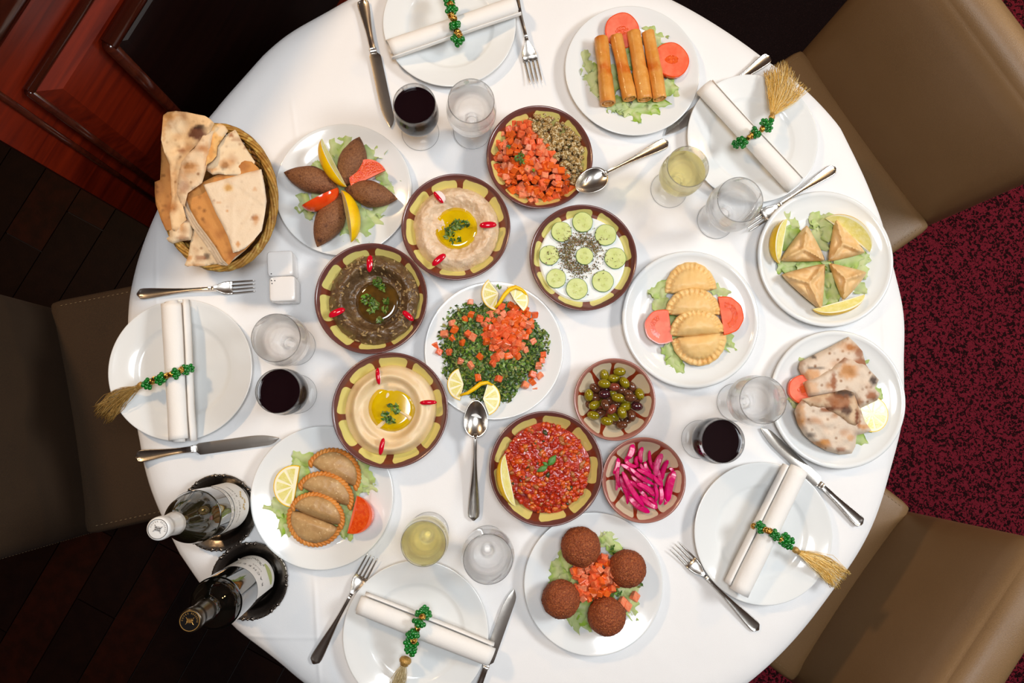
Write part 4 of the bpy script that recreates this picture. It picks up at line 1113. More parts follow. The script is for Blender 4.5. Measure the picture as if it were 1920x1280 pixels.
# radish ----------------------------------------------------------------------
def radish(px, py, ang, ln, label, z=0.050, wid=0.0085, flip=0, white=False):
    q = P(px, py, z); r = empty('radish_slice', q, label, 'radish', 'radish slices on the dips'); r.rotation_euler = (flip, 0.0, math.radians(-ang))
    L_ = ln*0.00096
    mb = MB(); nu, nv = 12, 6; v = []
    for i in range(nu+1):
        for j in range(nv+1):
            u = -1+2*i/nu; w = wid*0.5*math.sqrt(max(0, 1-u*u))**0.8; t = -1+2*j/nv
            v.append((u*L_/2, t*w, 0.0065*math.sqrt(max(0, 1-u*u))*math.cos(t*0.9)-0.001))
    mb.add(v, [(i*(nv+1)+j, (i+1)*(nv+1)+j, (i+1)*(nv+1)+j+1, i*(nv+1)+j+1) for i in range(nu) for j in range(nv)]); mb.build('red_skin', RADSKIN, r)
    fl_ = MB()
    for sg in (-1, 1):
        v = []
        for i in range(nu+1):
            u = -1+2*i/nu; w = wid*0.5*math.sqrt(max(0, 1-u*u))**0.8
            v += [(u*L_/2, sg*w, 0.0065*math.sqrt(max(0, 1-u*u))*math.cos(0.9)-0.001), (u*L_/2*0.9, sg*w*(2.3 if white and sg > 0 else 0.6), -0.006)]
        f = [(2*i, 2*i+1, 2*i+3, 2*i+2) for i in range(nu)]
        fl_.add(v, f if sg > 0 else [q_[::-1] for q_ in f])
    fl_.build('white_flesh', RADFLESH, r)
radish(709.5, 705, 84, 33, 'red radish slice on the hummus, nearest the aubergine bowl', flip=0.25)
radish(803, 754.5, -2, 33, 'red radish slice on the hummus, nearest the parsley salad', flip=-0.1)
radish(716, 837, 100, 33, 'red radish slice on the hummus, nearest the meat pastries')
radish(822, 370, 50, 30, 'radish slice showing its white flesh on the cream dip', white=True, flip=0.5)
radish(915, 422, -4, 34, 'red radish slice on the cream dip, nearest the cucumber bowl', wid=0.012)
radish(823, 487, -42, 34, 'red radish slice on the cream dip, nearest the aubergine bowl', wid=0.012)
radish(693.5, 494, 92, 34, 'upright red radish slice on the brown dip, nearest the croquettes', wid=0.011)
radish(631.5, 586, -26, 34, 'red radish slice on the brown dip, nearest the water glass', wid=0.012)
radish(765, 592, 42, 28, 'red radish slice on the brown dip, nearest the parsley salad', wid=0.010)

# parsley on dips
def clump(cx, cy, R, z, n, label, seed, size=0.0042):
    return flakes('parsley', n, lambda r: rdisc(r, cx, cy, R, z-0.001, z+0.004), label, 'parsley', GREENS, size, seed)
def clumps(spots, z, label, seed, size=0.0042, dens=3.2):
    W = [s[2]**2 for s in spots]
    def fn(r):
        s = r.choices(spots, W)[0]; return rdisc(r, s[0], s[1], s[2], z-0.001, z+0.005)
    return flakes('parsley', int(sum(W)*dens/10), fn, label, 'parsley', GREENS, size, seed)
clumps([(741, 767, 8), (733, 762, 6), (724, 781, 8), (733, 789, 7), (722, 774, 6)], 0.036, 'chopped parsley on the oil of the hummus', 1)
clumps([(860, 422, 10), (846, 432, 11), (874, 419, 6), (838, 441, 6), (848, 452, 6), (860, 450, 4), (852, 420, 8)], 0.034, 'chopped parsley on the oil of the cream dip', 2)
clumps([(709, 528, 9), (716, 538, 7), (690, 562, 12), (702, 572, 10), (725, 565, 6), (722, 580, 6), (712, 600, 5), (696, 580, 7)], 0.028, 'chopped parsley in the hollow of the brown dip', 3)
# mint on stew
MINT = pm('mint_leaf', S(70, 122, 50), 0.45, S(92, 144, 66), 200, bump=((260, 0.0008),))
for (p0, p1, w_, n_) in (((1028, 873), (1043, 852), 6.5, 'large'), ((1027, 874), (1006, 884), 5.5, 'lower'), ((1027, 872), (1017, 866), 3.5, 'small')):
    a_ = math.atan2(p1[1]-p0[1], p1[0]-p0[0]); L_ = math.hypot(p1[0]-p0[0], p1[1]-p0[1]); pts = []
    for k in range(9): t = k/8; pts.append((p0[0]+math.cos(a_)*L_*t-math.sin(a_)*w_*math.sin(PI*t**0.85), p0[1]+math.sin(a_)*L_*t+math.cos(a_)*w_*math.sin(PI*t**0.85)))
    for k in range(7, 0, -1): t = k/8; pts.append((p0[0]+math.cos(a_)*L_*t+math.sin(a_)*w_*math.sin(PI*t**0.85), p0[1]+math.sin(a_)*L_*t-math.cos(a_)*w_*math.sin(PI*t**0.85)))
    o = slab('mint_leaf', pts, zc(0.0445), 0.0006, MINT, 3, topf=lambda x, y, d: min(d, 4)*0.0004)
    tag(o, {'large': 'largest mint leaf on the red stew', 'lower': 'mint leaf pointing towards the lemon wedge on the red stew', 'small': 'smallest mint leaf at the sprig centre on the red stew'}[n_], 'mint leaf', 'mint leaves on the stew')

# cucumbers
CUSK = pm('cucumber_skin', S(58, 106, 38), 0.3, S(96, 140, 58), 150); CUFL = pm('cucumber_flesh', S(206, 216, 134), 0.2, S(218, 226, 156), 60, bump=((200, 0.0003),), sss=0.3, coat=0.3, sssr=(0.004, 0.005, 0.002))
CUSE = pm('cucumber_seed', S(196, 206, 112), 0.3, S(220, 224, 150), 220)
def cuc(px, py, rad, label, seed):
    q = P(px, py, 0.0375); r = random.Random(seed); o = empty('cucumber_slice', (q.x, q.y, T+0.0325), label, 'cucumber', 'cucumber slices on the yoghurt', r.uniform(0, 6)); o.rotation_euler[0] = r.uniform(-.04, .04); o.rotation_euler[1] = r.uniform(-.04, .04)
    R = rad*0.000972; wf = lambda r_, z, a: (r_*(1+0.012*math.sin(5*a+seed)+0.008*math.sin(11*a)), z)
    MB().lathe([(R*.9, 0), (R, .0004), (R, .0040), (R*.985, .0045), (R*.955, .0045)], 44, mod=wf).build('skin', CUSK, o, auto=30)
    MB().lathe([(R*.958, .0040), (R*.955, .0046), (R*.5, .0046), (1e-4, .0046)], 44, mod=wf).build('flesh', CUFL, o, auto=30)
    sm = MB()
    for k in range(3):
        for j in range(5):
            a = k*2*PI/3+(j-2)*0.22; rr = R*(0.45-0.05*abs(j-2)); sm.ball((rr*math.cos(a), rr*math.sin(a), 0.0047), (0.0021, 0.0008, 0.0003), 6, 4, M=Matrix.Rotation(a, 3, 'Z'))
    sm.build('seeds', CUSE, o)
for k, (x, y, rd, lb) in enumerate(((1092.6, 416, 20, 'cucumber slice nearest the diced tomato bowl, above the dried mint ring'), (1052.7, 434, 20, 'cucumber slice at the upper rim towards the cream dip bowl'), (1136, 440, 21, 'cucumber slice at the upper rim towards the serving spoon'),
        (1030, 478, 19.5, 'cucumber slice on the side of the cream dip, half covered with dried mint'), (1154, 483.5, 21, 'palest cucumber slice on the side of the crimped pastries'), (1043, 521.5, 19, 'cucumber slice closest to the lemon twist of the salad'), (1130.5, 527, 21, 'cucumber slice nearest the crimped pastries plate at the lower rim'),
        (1082, 541, 21, 'lowest cucumber slice, above the parsley salad plate'), (1096, 479.5, 17, 'small cucumber slice alone in the middle of the dried mint'))):
    cuc(x, y, rd, lb, k)
def mintring(r):
    while True:
        a = r.uniform(0, 2*PI); q = r.gauss(29, 7.5); x = 1088+q*1.02*math.cos(a); y = 476+q*0.98*math.sin(a)
        if r.random() < 0.12: x, y = 1088+r.gauss(0, 34), 480+r.gauss(0, 30)
        if math.hypot(x-1096, y-479) > 15 or r.random() < 0.06: 
            if math.hypot(x-1094, y-482) < 76 and not (q > 0 and math.cos(a) > 0.55 and math.sin(a) > -0.1 and r.random() < 0.75): return x, y, 0.0335+(0.0045 if any(math.hypot(x-cx, y-cy) < 20 for cx, cy in ((1136, 440), (1052.7, 434), (1030, 478), (1130, 527), (1154, 483))) else 0.0008)+r.uniform(0, 0.0008)
flakes('dried_mint', 1500, mintring, 'dried mint flakes sprinkled in a ring on the yoghurt', 'dried mint', [(0.20, 0.14, 0.05), (0.12, 0.085, 0.03), (0.28, 0.20, 0.09), (0.08, 0.06, 0.02)], 0.0018, 5, pm('dried_herb', S(90, 80, 40), 0.8, attr=True), curl=0.8)

# diced tomato and herbed cheese ------------------------------------------------
TB = (1012, 293.5)
def tb_in(x, y):
    d = math.hypot((x-TB[0]), (y-TB[1]))
    # tomato half lies below the line from upper left to lower right
    s_ = (x-990)*0.80-(y-232)*0.60
    return d < 88 and s_ < 4 and (x-TB[0])*0.2+(y-TB[1]) > -75
def tb_h(x, y):
    d = math.hypot((x-TB[0]), (y-TB[1]))/88; return 0.020+0.030*(1-d**2)+0.004
dice_heap(tb_in, lambda x, y: tb_h(x, y)-0.010, 17, 'cube of diced tomato in the bowl with the herbed cheese', 'diced tomato beside the herbed cheese', 3, 1.0, 1.4, base=(920, 200, 1105, 392))
dice_heap(tb_in, tb_h, 12.6, 'cube of diced tomato in the bowl with the herbed cheese', 'diced tomato beside the herbed cheese', 2, 0.85, 1.35, base=(920, 200, 1105, 392))
CHM = pm('herbed_cheese', S(226, 208, 166), 0.75, S(164, 126, 64), 300, 0.40, 0.50, spots=((S(70, 56, 26), 520, 0.56, 0.62),), bump=((300, 0.0015),))
def lump(seed):
    o_ = MB().ball((0, 0, 0), (0.0066, 0.0058, 0.0050), 12, 9, fn=lambda d: 1+0.42*nz(d.x*1.8+seed*7, d.y*1.8, d.z*1.8)+0.2*nz(d.x*4+seed, d.y*4, d.z*4)); return o_.mesh('cheese_%d' % seed, CHM)
CM_ = [lump(k) for k in range(5)]
rc_ = random.Random(21); cnt_ = 0
for lay, step in ((0, 14), (1, 10.5)):
    y = 205; row = 0
    while y < 352:
        x = 975+(step/2 if row % 2 else 0)
        while x < 1104:
            px, py = x+rc_.uniform(-3, 3), y+rc_.uniform(-3, 3); s_ = (px-990)*0.80-(py-232)*0.60; d = math.hypot(px-TB[0], py-TB[1])
            if d < 84 and s_ > 2 and px < 1095 and not (py < 218 and px < 1000):
                q = P(px, py, tb_h(px, py)-(0.010 if lay == 0 else 0)+rc_.uniform(-0.003, 0.003)); o = place('cheese_crumble', CM_[rc_.randrange(5)], q, rot=(rc_.uniform(0, 6), rc_.uniform(0, 6), 0)); k = rc_.choice((0.7, 0.85, 1.0, 1.25))*(1.15 if lay == 0 else 1); o.scale = (k, k, k)
                tag(o, 'crumble of white cheese coated in brown herbs beside the diced tomato', 'cheese', 'herbed cheese crumbles')
            x += step
        y += step*0.87; row += 1
clumps([(972, 296, 7), (981, 303, 6), (976, 291, 6), (988, 318, 3), (953, 273, 4), (1000, 318, 3)], 0.056, 'dark parsley tuft on the diced tomato beside the herbed cheese', 6, 0.0036, 4)

# olives, turnip --------------------------------------------------------------
OLV = {'g': pm('green_olive', S(142, 128, 18), 0.14, S(122, 104, 12), 70, bump=((260, 0.0003),), coat=0.5), 'b': pm('brown_olive', S(104, 62, 38), 0.14, S(84, 44, 30), 80, coat=0.5, bump=((260, 0.0003),)),
       'r': pm('rose_olive', S(136, 66, 46), 0.14, S(112, 46, 38), 80, coat=0.5), 'p': pm('purple_olive', S(72, 28, 34), 0.1, S(52, 20, 26), 80, coat=0.6)}
OH = pm('olive_hole', S(50, 44, 12), 0.5)
ol = [(395, 142, 'g', 0, 0), (430, 222, 'g', 60, 0), (283, 168, 'g', 80, -1), (283, 230, 'g', 10, 1), (352, 190, 'g', 0, -1), (170, 313, 'g', 90, 0), (215, 262, 'b', 45, -1), (355, 253, 'r', 0, 0), (285, 307, 'p', 0, 0), (222, 330, 'b', 0, -1),
      (382, 332, 'g', 5, 1), (473, 332, 'b', 0, 1), (540, 305, 'g', 75, 0), (485, 255, 'b', 60, -1), (212, 385, 'g', -20, 0), (290, 382, 'b', 70, 1), (338, 415, 'r', -50, 1), (440, 395, 'g', 0, -1), (412, 440, 'g', 75, 1), (520, 393, 'p', 10, 0),
      (203, 460, 'g', 15, 0), (300, 503, 'g', 15, 1), (255, 440, 'b', 0, -1), (348, 468, 'g', 30, -1), (480, 463, 'b', 80, 0), (410, 530, 'b', -5, 0), (405, 275, 'b', 0, -1), (320, 350, 'b', 0, -1), (455, 300, 'b', 20, -1), (250, 350, 'g', 0, -2), (370, 380, 'b', 0, -2), (440, 350, 'g', 0, -2), (350, 300, 'g', 0, -2), (400, 210, 'b', 20, -2), (300, 270, 'p', 0, -2), (370, 500, 'b', 0, -2), (460, 500, 'b', 0, -2), (520, 340, 'b', 0, -2), (180, 380, 'b', 0, -2)]
CN = {'g': ('green', 'green olives'), 'b': ('brown', 'brown olives'), 'r': ('reddish', 'reddish olives'), 'p': ('dark purple', 'purple olives')}
def olive_me(c):
    mb = MB().ball((0, 0, 0), (0.0128, 0.0092, 0.0092), 20, 12); return mb.mesh('olive_'+c, OLV[c])
OM = {c: olive_me(c) for c in OLV}
HOLE = MB().lathe([(0.0014, 0.0), (0.0010, 0.0004), (1e-4, 0.0001)], 8).mesh('olive_tip', OH)
for (x, y, c, ang, lay) in ol:
    px, py = 1060+x/3.879, 660+y/3.879; d = math.hypot(px-1152, py-748)
    z = 0.022+0.0090*lay+0.010*(1-d/60)+0.006
    q = P(px, py, z); o = place('olive', OM[c], q, rot=(0, R_.uniform(-.3, .3), math.radians(-ang))); k = 0.92 if c in 'gp' else 0.86; o.scale = (k, k, k)
    tag(o, '%s olive in the small rose pottery bowl' % CN[c][0], 'olive', CN[c][1]+' in the small bowl')
    if lay >= 0: h = place('pit_hole', HOLE, (0.0105, 0, 0.0052), o, rot=(0, 1.05, 0))
TUR = pm('pickled_turnip', S(224, 0, 112), 0.26, S(200, 0, 92), 50, coat=0.2, bump=((130, 0.0006),)); TUR2 = pm('pickled_turnip_pale', S(222, 70, 130), 0.25, S(200, 40, 110), 200, coat=0.3, bump=((160, 0.0008),))
tu = [(490, 665, 450, 780, 15, 1), (560, 690, 552, 805, 11, 1), (612, 715, 640, 860, 8, 1), (702, 738, 655, 900, 15, 2, 1), (745, 785, 700, 930, 12, 0), (385, 770, 352, 885, 12, 0), (385, 835, 395, 985, 9, 1), (362, 875, 372, 1005, 8, 0, 1), (430, 785, 525, 835, 9, 2), (405, 815, 580, 945, 11, 2),
      (415, 870, 570, 1120, 13, 3), (520, 850, 705, 965, 11, 3), (520, 955, 648, 1045, 13, 3), (420, 985, 452, 1105, 8, 1), (460, 1050, 612, 1165, 15, 2), (540, 1045, 668, 1135, 13, 1), (650, 965, 655, 1090, 9, 1), (690, 970, 688, 1110, 11, 1), (790, 865, 742, 1085, 19, 1), (578, 795, 622, 880, 10, 2),
      (520, 755, 530, 835, 9, 0), (545, 812, 600, 865, 8, 3, 1), (640, 895, 706, 972, 8, 4), (600, 1055, 668, 1130, 9, 0), (720, 1055, 722, 1110, 8, 0), (755, 840, 775, 880, 9, 0), (470, 840, 640, 960, 10, 4), (430, 930, 560, 1010, 10, 1), (580, 900, 600, 1000, 10, 0), (440, 760, 500, 900, 10, 0), (640, 800, 700, 1000, 11, 0), (480, 900, 640, 1000, 10, -1), (400, 900, 470, 1040, 11, -1), (700, 900, 640, 1020, 10, -1), (540, 1000, 600, 1120, 11, -1)]
for k, t_ in enumerate(tu):
    x0, y0, x1, y1, w_, lay = t_[:6]; pale = len(t_) > 6
    p0 = (1060+x0/3.879, 660+y0/3.879); p1 = (1060+x1/3.879, 660+y1/3.879); cx, cy = (p0[0]+p1[0])/2, (p0[1]+p1[1])/2; d = math.hypot(cx-1207, cy-899)
    z = 0.026+0.0045*lay+0.008*(1-d/60); a, b, L_ = along(p0, p1, z); w = w_/3.879*0.00098*2.5; r_ = random.Random(k); bs_ = 0.003*r_.choice((-1, 1)); rings = []
    for i in range(9):
        u = i/8; ww = w*(0.55+0.45*math.sin(PI*(0.15+0.75*u)))*(0.45 if i in (0, 8) else 1)*0.62; hh = min(ww*0.8, 0.0048); x = L_*u; bend = bs_*math.sin(PI*u)
        rings.append([(x, bend+sy*ww, sz*hh) for sy, sz in ((-1, -.7), (-1, .6), (-.7, 1), (.7, 1), (1, .6), (1, -.7), (.6, -1), (-.6, -1))])
    o = MB().loft(rings).build('turnip_stick', TUR2 if pale else TUR, None, auto=32); o.matrix_world = frame(a, b, r_.uniform(-.25, .25))
    tag(o, 'pale pink marbled stick of pickled turnip among the magenta ones' if pale else 'magenta stick of pickled turnip heaped in the small rose bowl', 'turnip', 'pale turnip sticks' if pale else 'magenta turnip sticks')
# ---------------------------------------------------------------- plated dishes
# kibbeh
KIB = pm('fried_bulgur_crust', S(144, 96, 60), 0.66, S(112, 68, 40), 320, spots=((S(160, 108, 70), 520, 0.60, 0.68), (S(74, 38, 22), 60, 0.58, 0.72)), bump=((420, 0.0014), (110, 0.0012)))
lettuce([(575, 385, 52, 20, 1), (560, 378, 40, -50, 2), (606, 372, 46, 10, 0), (625, 290, 60, 80, 2), (648, 285, 60, 100, 2), (664, 290, 46, 70, 1), (702, 290, 62, -25, 1), (735, 322, 50, 70, 1), (726, 342, 52, 60, 2), (740, 352, 40, 10, 3), (690, 415, 60, 20, 0), (676, 432, 56, 80, 1), (650, 432, 56, 85, 1), (708, 400, 56, -35, 0), (722, 396, 44, 15, 1), (570, 398, 40, 60, 0), (600, 318, 36, 50, 2), (652, 352, 60, 0, 0), (660, 380, 50, 60, 1)],
        'shred of pale green lettuce under the brown croquettes', 'lettuce on the croquette plate')
def kibbeh(p0, p1, w, label, seed):
    a, b, L_ = along(p0, p1, 0.033); r = w*0.5*0.00098; rings = []; nu = 40; nv = 28
    for i in range(nu+1):
        u = -1+2*i/nu; rr = r*max(0.02, (1-abs(u)**1.75))**0.85*(1+0.05*u)
        rings.append([(u*L_/2, rr*math.cos(2*PI*j/nv)*(1+0.07*nz(u*3, j*0.4, seed))+0.0012*math.sin(u*3+seed), rr*math.sin(2*PI*j/nv)*0.94*(1+0.07*nz(u*4, j*0.5, seed+5))) for j in range(nv)])
    o = MB().loft(rings).build('kibbeh', KIB, None); o.matrix_world = Matrix.Translation((0, 0, 0)) @ frame((a+b)/2, b); tag(o, label, 'croquette', 'fried croquettes on the plate')
kibbeh((533, 322), (634, 352), 51, 'brown torpedo croquette pointing at the bread basket', 1)
kibbeh((675, 257), (645, 350), 54, 'brown torpedo croquette pointing at the red wine glass', 2)
kibbeh((745, 373), (646, 354), 50, 'brown torpedo croquette pointing at the cream dip bowl', 3)
kibbeh((596, 463), (640, 362), 55, 'brown torpedo croquette pointing at the brown dip bowl', 4)
wedge('lemon', (606, 264), (648, 346), -1, 'lemon wedge between two croquettes on the basket side', 0.046, 0.024, 1.5, -2.0, 'lemon wedges')
wedge('lemon', (640, 361), (657, 450), 1, 'lemon wedge between two croquettes on the dip side', 0.046, 0.026, 1.5, 2.0, 'lemon wedges')
wedge('tomato', (659, 350), (723, 319), 1, 'tomato wedge with open cut face beside the croquettes', 0.043, 0.036, 1.5, 0.95, 'tomato wedges')
wedge('tomato', (566, 386), (634, 352), -1, 'glossy tomato wedge skin side up beside the croquettes', 0.043, 0.025, 1.4, -2.2, 'tomato wedges')

# spring rolls
PAS = pm('fried_pastry_roll', S(226, 164, 84), 0.38, S(214, 140, 54), 34, spots=((S(204, 108, 30), 22, 0.56, 0.72),), bump=((90, 0.0012), (500, 0.0003)), coat=0.15)
lettuce([(1096, 118, 44, 70, 0), (1106, 140, 50, 60, 1), (1112, 160, 50, 75, 0), (1122, 178, 44, 60, 0), (1110, 128, 40, 20, 2), (1226, 70, 56, 20, 1), (1238, 84, 50, 60, 0), (1200, 204, 70, -12, 3), (1212, 200, 60, 20, 3), (1190, 212, 50, 60, 3), (1235, 196, 50, -10, 3), (1262, 170, 52, 50, 2), (1250, 164, 46, 10, 2), (1152, 192, 40, 20, 2), (1174, 100, 60, 80, 2), (1176, 80, 50, 80, 3), (1146, 150, 60, 85, 2), (1205, 140, 60, 80, 3), (1150, 202, 36, 10, 1), (1176, 206, 46, 0, 1)],
        'shred of bright lettuce under the spring rolls', 'lettuce on the spring roll plate')
tomato_slice((1165, 59), 34, 'round tomato slice behind the upper ends of the spring rolls', 0.020, group='tomato slices', tilt=(0.25, 0))
tomato_slice((1257, 115), 36, 'round tomato slice beside the outermost spring roll', 0.019, group='tomato slices', tilt=(0, 0.12))
def roll(p0, p1, w, label, seed):
    a, b, L_ = along(p0, p1, 0.031); r = w*0.5*0.00098; rr_ = random.Random(seed); rings = []; nu = 26; nv = 22
    def ring(x, k, j0=0.0): return [(x+j0*nz(j*0.5, seed), r*k*math.cos(2*PI*j/nv)*(1+0.05*nz(x*60, j*0.35, seed)), r*k*0.92*math.sin(2*PI*j/nv)*(1+0.05*nz(x*60, j*0.35, seed))) for j in range(nv)]
    rings = [ring(0.004, 0.05), ring(0.004, 0.35), ring(0.0015, 0.42), ring(0.0015, 0.62), ring(0.005, 0.68), ring(0.005, 0.78), ring(0.0004, 0.86, 0.002), ring(0.0, 0.95, 0.002)]
    step = 0.55+0.1*rr_.random()
    for i in range(nu+1):
        u = i/nu; k = 1.0 if u < step else 1.09; rings.append(ring(0.001+(L_-0.002)*u, k*(0.98+0.03*math.sin(u*7+seed)), 0.0004))
    rings += [ring(L_, 0.95, 0.002), ring(L_-0.0004, 0.86, 0.002), ring(L_-0.005, 0.78), ring(L_-0.005, 0.68), ring(L_-0.0015, 0.62), ring(L_-0.0015, 0.42), ring(L_-0.004, 0.35), ring(L_-0.004, 0.05)]
    o = MB().loft(rings).build('spring_roll', PAS, None, auto=55); o.matrix_world = frame(a, b, rr_.uniform(0, 6)); tag(o, label, 'spring roll', 'golden spring rolls')
roll((1127, 72), (1140, 195), 30, 'thick golden spring roll nearest the fork', 1)
roll((1155, 68), (1181, 186), 27, 'golden spring roll with a yellowish upper end, second from the fork', 2)
roll((1188, 60), (1209, 187), 28, 'pale golden spring roll, third from the fork', 3)
roll((1215, 61), (1237, 186), 27, 'golden spring roll nearest the tomato slice at the side', 4)

# tabbouleh
TBB = pm('tabbouleh_base', S(48, 70, 22), 0.6, S(28, 46, 12), 120, spots=((S(120, 118, 60), 260, 0.6, 0.68),), bump=((220, 0.003),))
TCn = P(921, 654, 0.01)
def tab_r(a): return 0.099*(1+0.07*math.sin(3*a+0.5)+0.05*math.sin(5*a+2)+0.03*math.sin(9*a))*(1-0.07*abs(math.sin(a)))
def tab_h(r, a): return 0.004+0.032*(1-(r/0.105)**2)+0.003*nz(r*60*math.cos(a), r*60*math.sin(a), 4)
dip('parsley_salad', Vector((TCn.x, TCn.y, T+0.004)), tab_h, lambda a: tab_r(a)*0.93, TBB, 'mound of chopped parsley salad on the central plate', 'salad', 30, 90)
def tabpt(r):
    a = r.uniform(0, 2*PI); q = tab_r(a)*math.sqrt(r.random())*1.04; x, y = q*math.cos(a), q*math.sin(a); z = 0.004+tab_h(min(q, 0.1), a)+r.uniform(-0.001, 0.004)
    if q > tab_r(a)*0.9: z = r.uniform(0.010, 0.018)
    k = 1400/(1.4-z); Xw, Yw = TCn.x+x, TCn.y+y
    return Xw, Yw, z
def flakes_w(name, n, fn, label, cat, cols, size, seed, mat=None):
    global P
    old = P
    P = lambda x, y, z: Vector((x, y, T+z))
    o = flakes(name, n, fn, label, cat, cols, size, seed, mat); P = old; return o
flakes_w('chopped_parsley', 3300, tabpt, 'finely chopped dark green parsley covering the central salad', 'parsley', GREENS+[(0.03, 0.08, 0.012), (0.12, 0.16, 0.05), (0.06, 0.11, 0.015), (0.24, 0.33, 0.08), (0.16, 0.22, 0.03)], 0.0044, 9)
flakes_w('bulgur_grains', 500, tabpt, 'tiny pale bulgur grains among the chopped parsley', 'bulgur', [(0.45, 0.38, 0.20), (0.35, 0.30, 0.12)], 0.0013, 10)
def tabz(x, y):
    q = P(x, y, 0.03)-TCn; return 0.004+tab_h(math.hypot(q.x, q.y), math.atan2(q.y, q.x))
def inpile(x, y): return ((x-950)/46)**2+((y-622)/52)**2+0.35*((x-950)/46)*((y-622)/52) < 1
dice_heap(inpile, lambda x, y: tabz(x, y)+0.004, 13, 'cube of diced tomato heaped in the middle of the parsley salad', 'tomato heap on the parsley salad', 31, 0.85, 1.4, base=(895, 565, 1010, 680))
dice_heap(lambda x, y: inpile(950+(x-950)*1.5, 622+(y-622)*1.5), lambda x, y: tabz(x, y)+0.012, 12.5, 'cube of diced tomato heaped in the middle of the parsley salad', 'tomato heap on the parsley salad', 32, 0.85, 1.3, base=(895, 565, 1010, 680))
rr_ = random.Random(6)
for (x, y) in ((882, 566), (884, 590), (900, 597), (848, 606), (852, 618), (849, 634), (867, 642), (878, 626), (887, 632), (823, 660), (843, 660), (900, 668), (863, 677), (884, 684), (897, 708), (935, 710), (925, 680), (1003, 590), (986, 607), (1016, 676), (1019, 665), (1010, 685), (998, 702), (1012, 705), (998, 715), (985, 722), (1003, 730), (816, 648), (872, 598), (834, 626), (1000, 640), (985, 655), (970, 668)):
    q = P(x, y, tabz(x, y)+0.003); o = place('tomato_cube', DICE[rr_.randrange(6)], q, rot=(rr_.uniform(-.8, .8), rr_.uniform(-.8, .8), rr_.uniform(0, 6))); s_ = rr_.uniform(0.95, 1.3); o.scale = (s_, s_, s_)
    tag(o, 'lone tomato cube scattered in the green of the parsley salad', 'tomato', 'scattered tomato cubes in the parsley salad')
def peel(root, pts, z):
    q = [P(x, y, z+h)-Vector(root.location) for x, y, h in pts]
    mb = MB(); mb.tube(q, lambda t: 0.0042*(0.5+0.5*math.sin(PI*min(1, max(0, t)))), 10)
    o = mb.build('peel_twist', LEMONSKIN, root); o.matrix_parent_inverse = Matrix.Identity(4); return o
def lemon_slice(pc, rad, label, z, half=None, tilt=(0, 0), group=None, pl=None):
    r = disc_slice('lemon_slice', 'lemon', pc, rad, label, z, 0.0045, half, (0, 0), group)
    if pl: peel(r, pl, 0.0)
    r.rotation_euler = (tilt[0], tilt[1], 0); return r
lemon_slice((935.6, 550), 33, 'lemon half slice at the yoghurt side of the salad, paler one', 0.034, (2.2, 4.5), (0.1, -0.2), 'lemon twists')
lemon_slice((963, 563), 28, 'lemon half slice of the upper salad twist, with bright yellow peel', 0.036, (-0.85, 2.05), (0, 0.15), 'lemon twists', [(927, 578, .040), (935, 568, .044), (944, 553, .047), (953, 543, .047), (965, 538, .045), (978, 543, .041), (989, 555, .038)])
lemon_slice((870, 720), 31, 'lemon half slice nearest the hummus bowl on the salad plate', 0.030, (1.9, 4.5), (0, -0.2), 'lemon twists')
lemon_slice((905, 747), 33, 'lemon half slice at the tip of the central serving spoon', 0.030, (-1.2, 1.3), (0.1, 0.15), 'lemon twists', [(862, 741, .033), (876, 736, .036), (888, 727, .040), (899, 718, .041), (912, 716, .038), (922, 721, .034)])
clumps([(935, 538, 4)], 0.022, 'stray parsley leaf between the two upper lemon slices', 12, 0.003, 6)

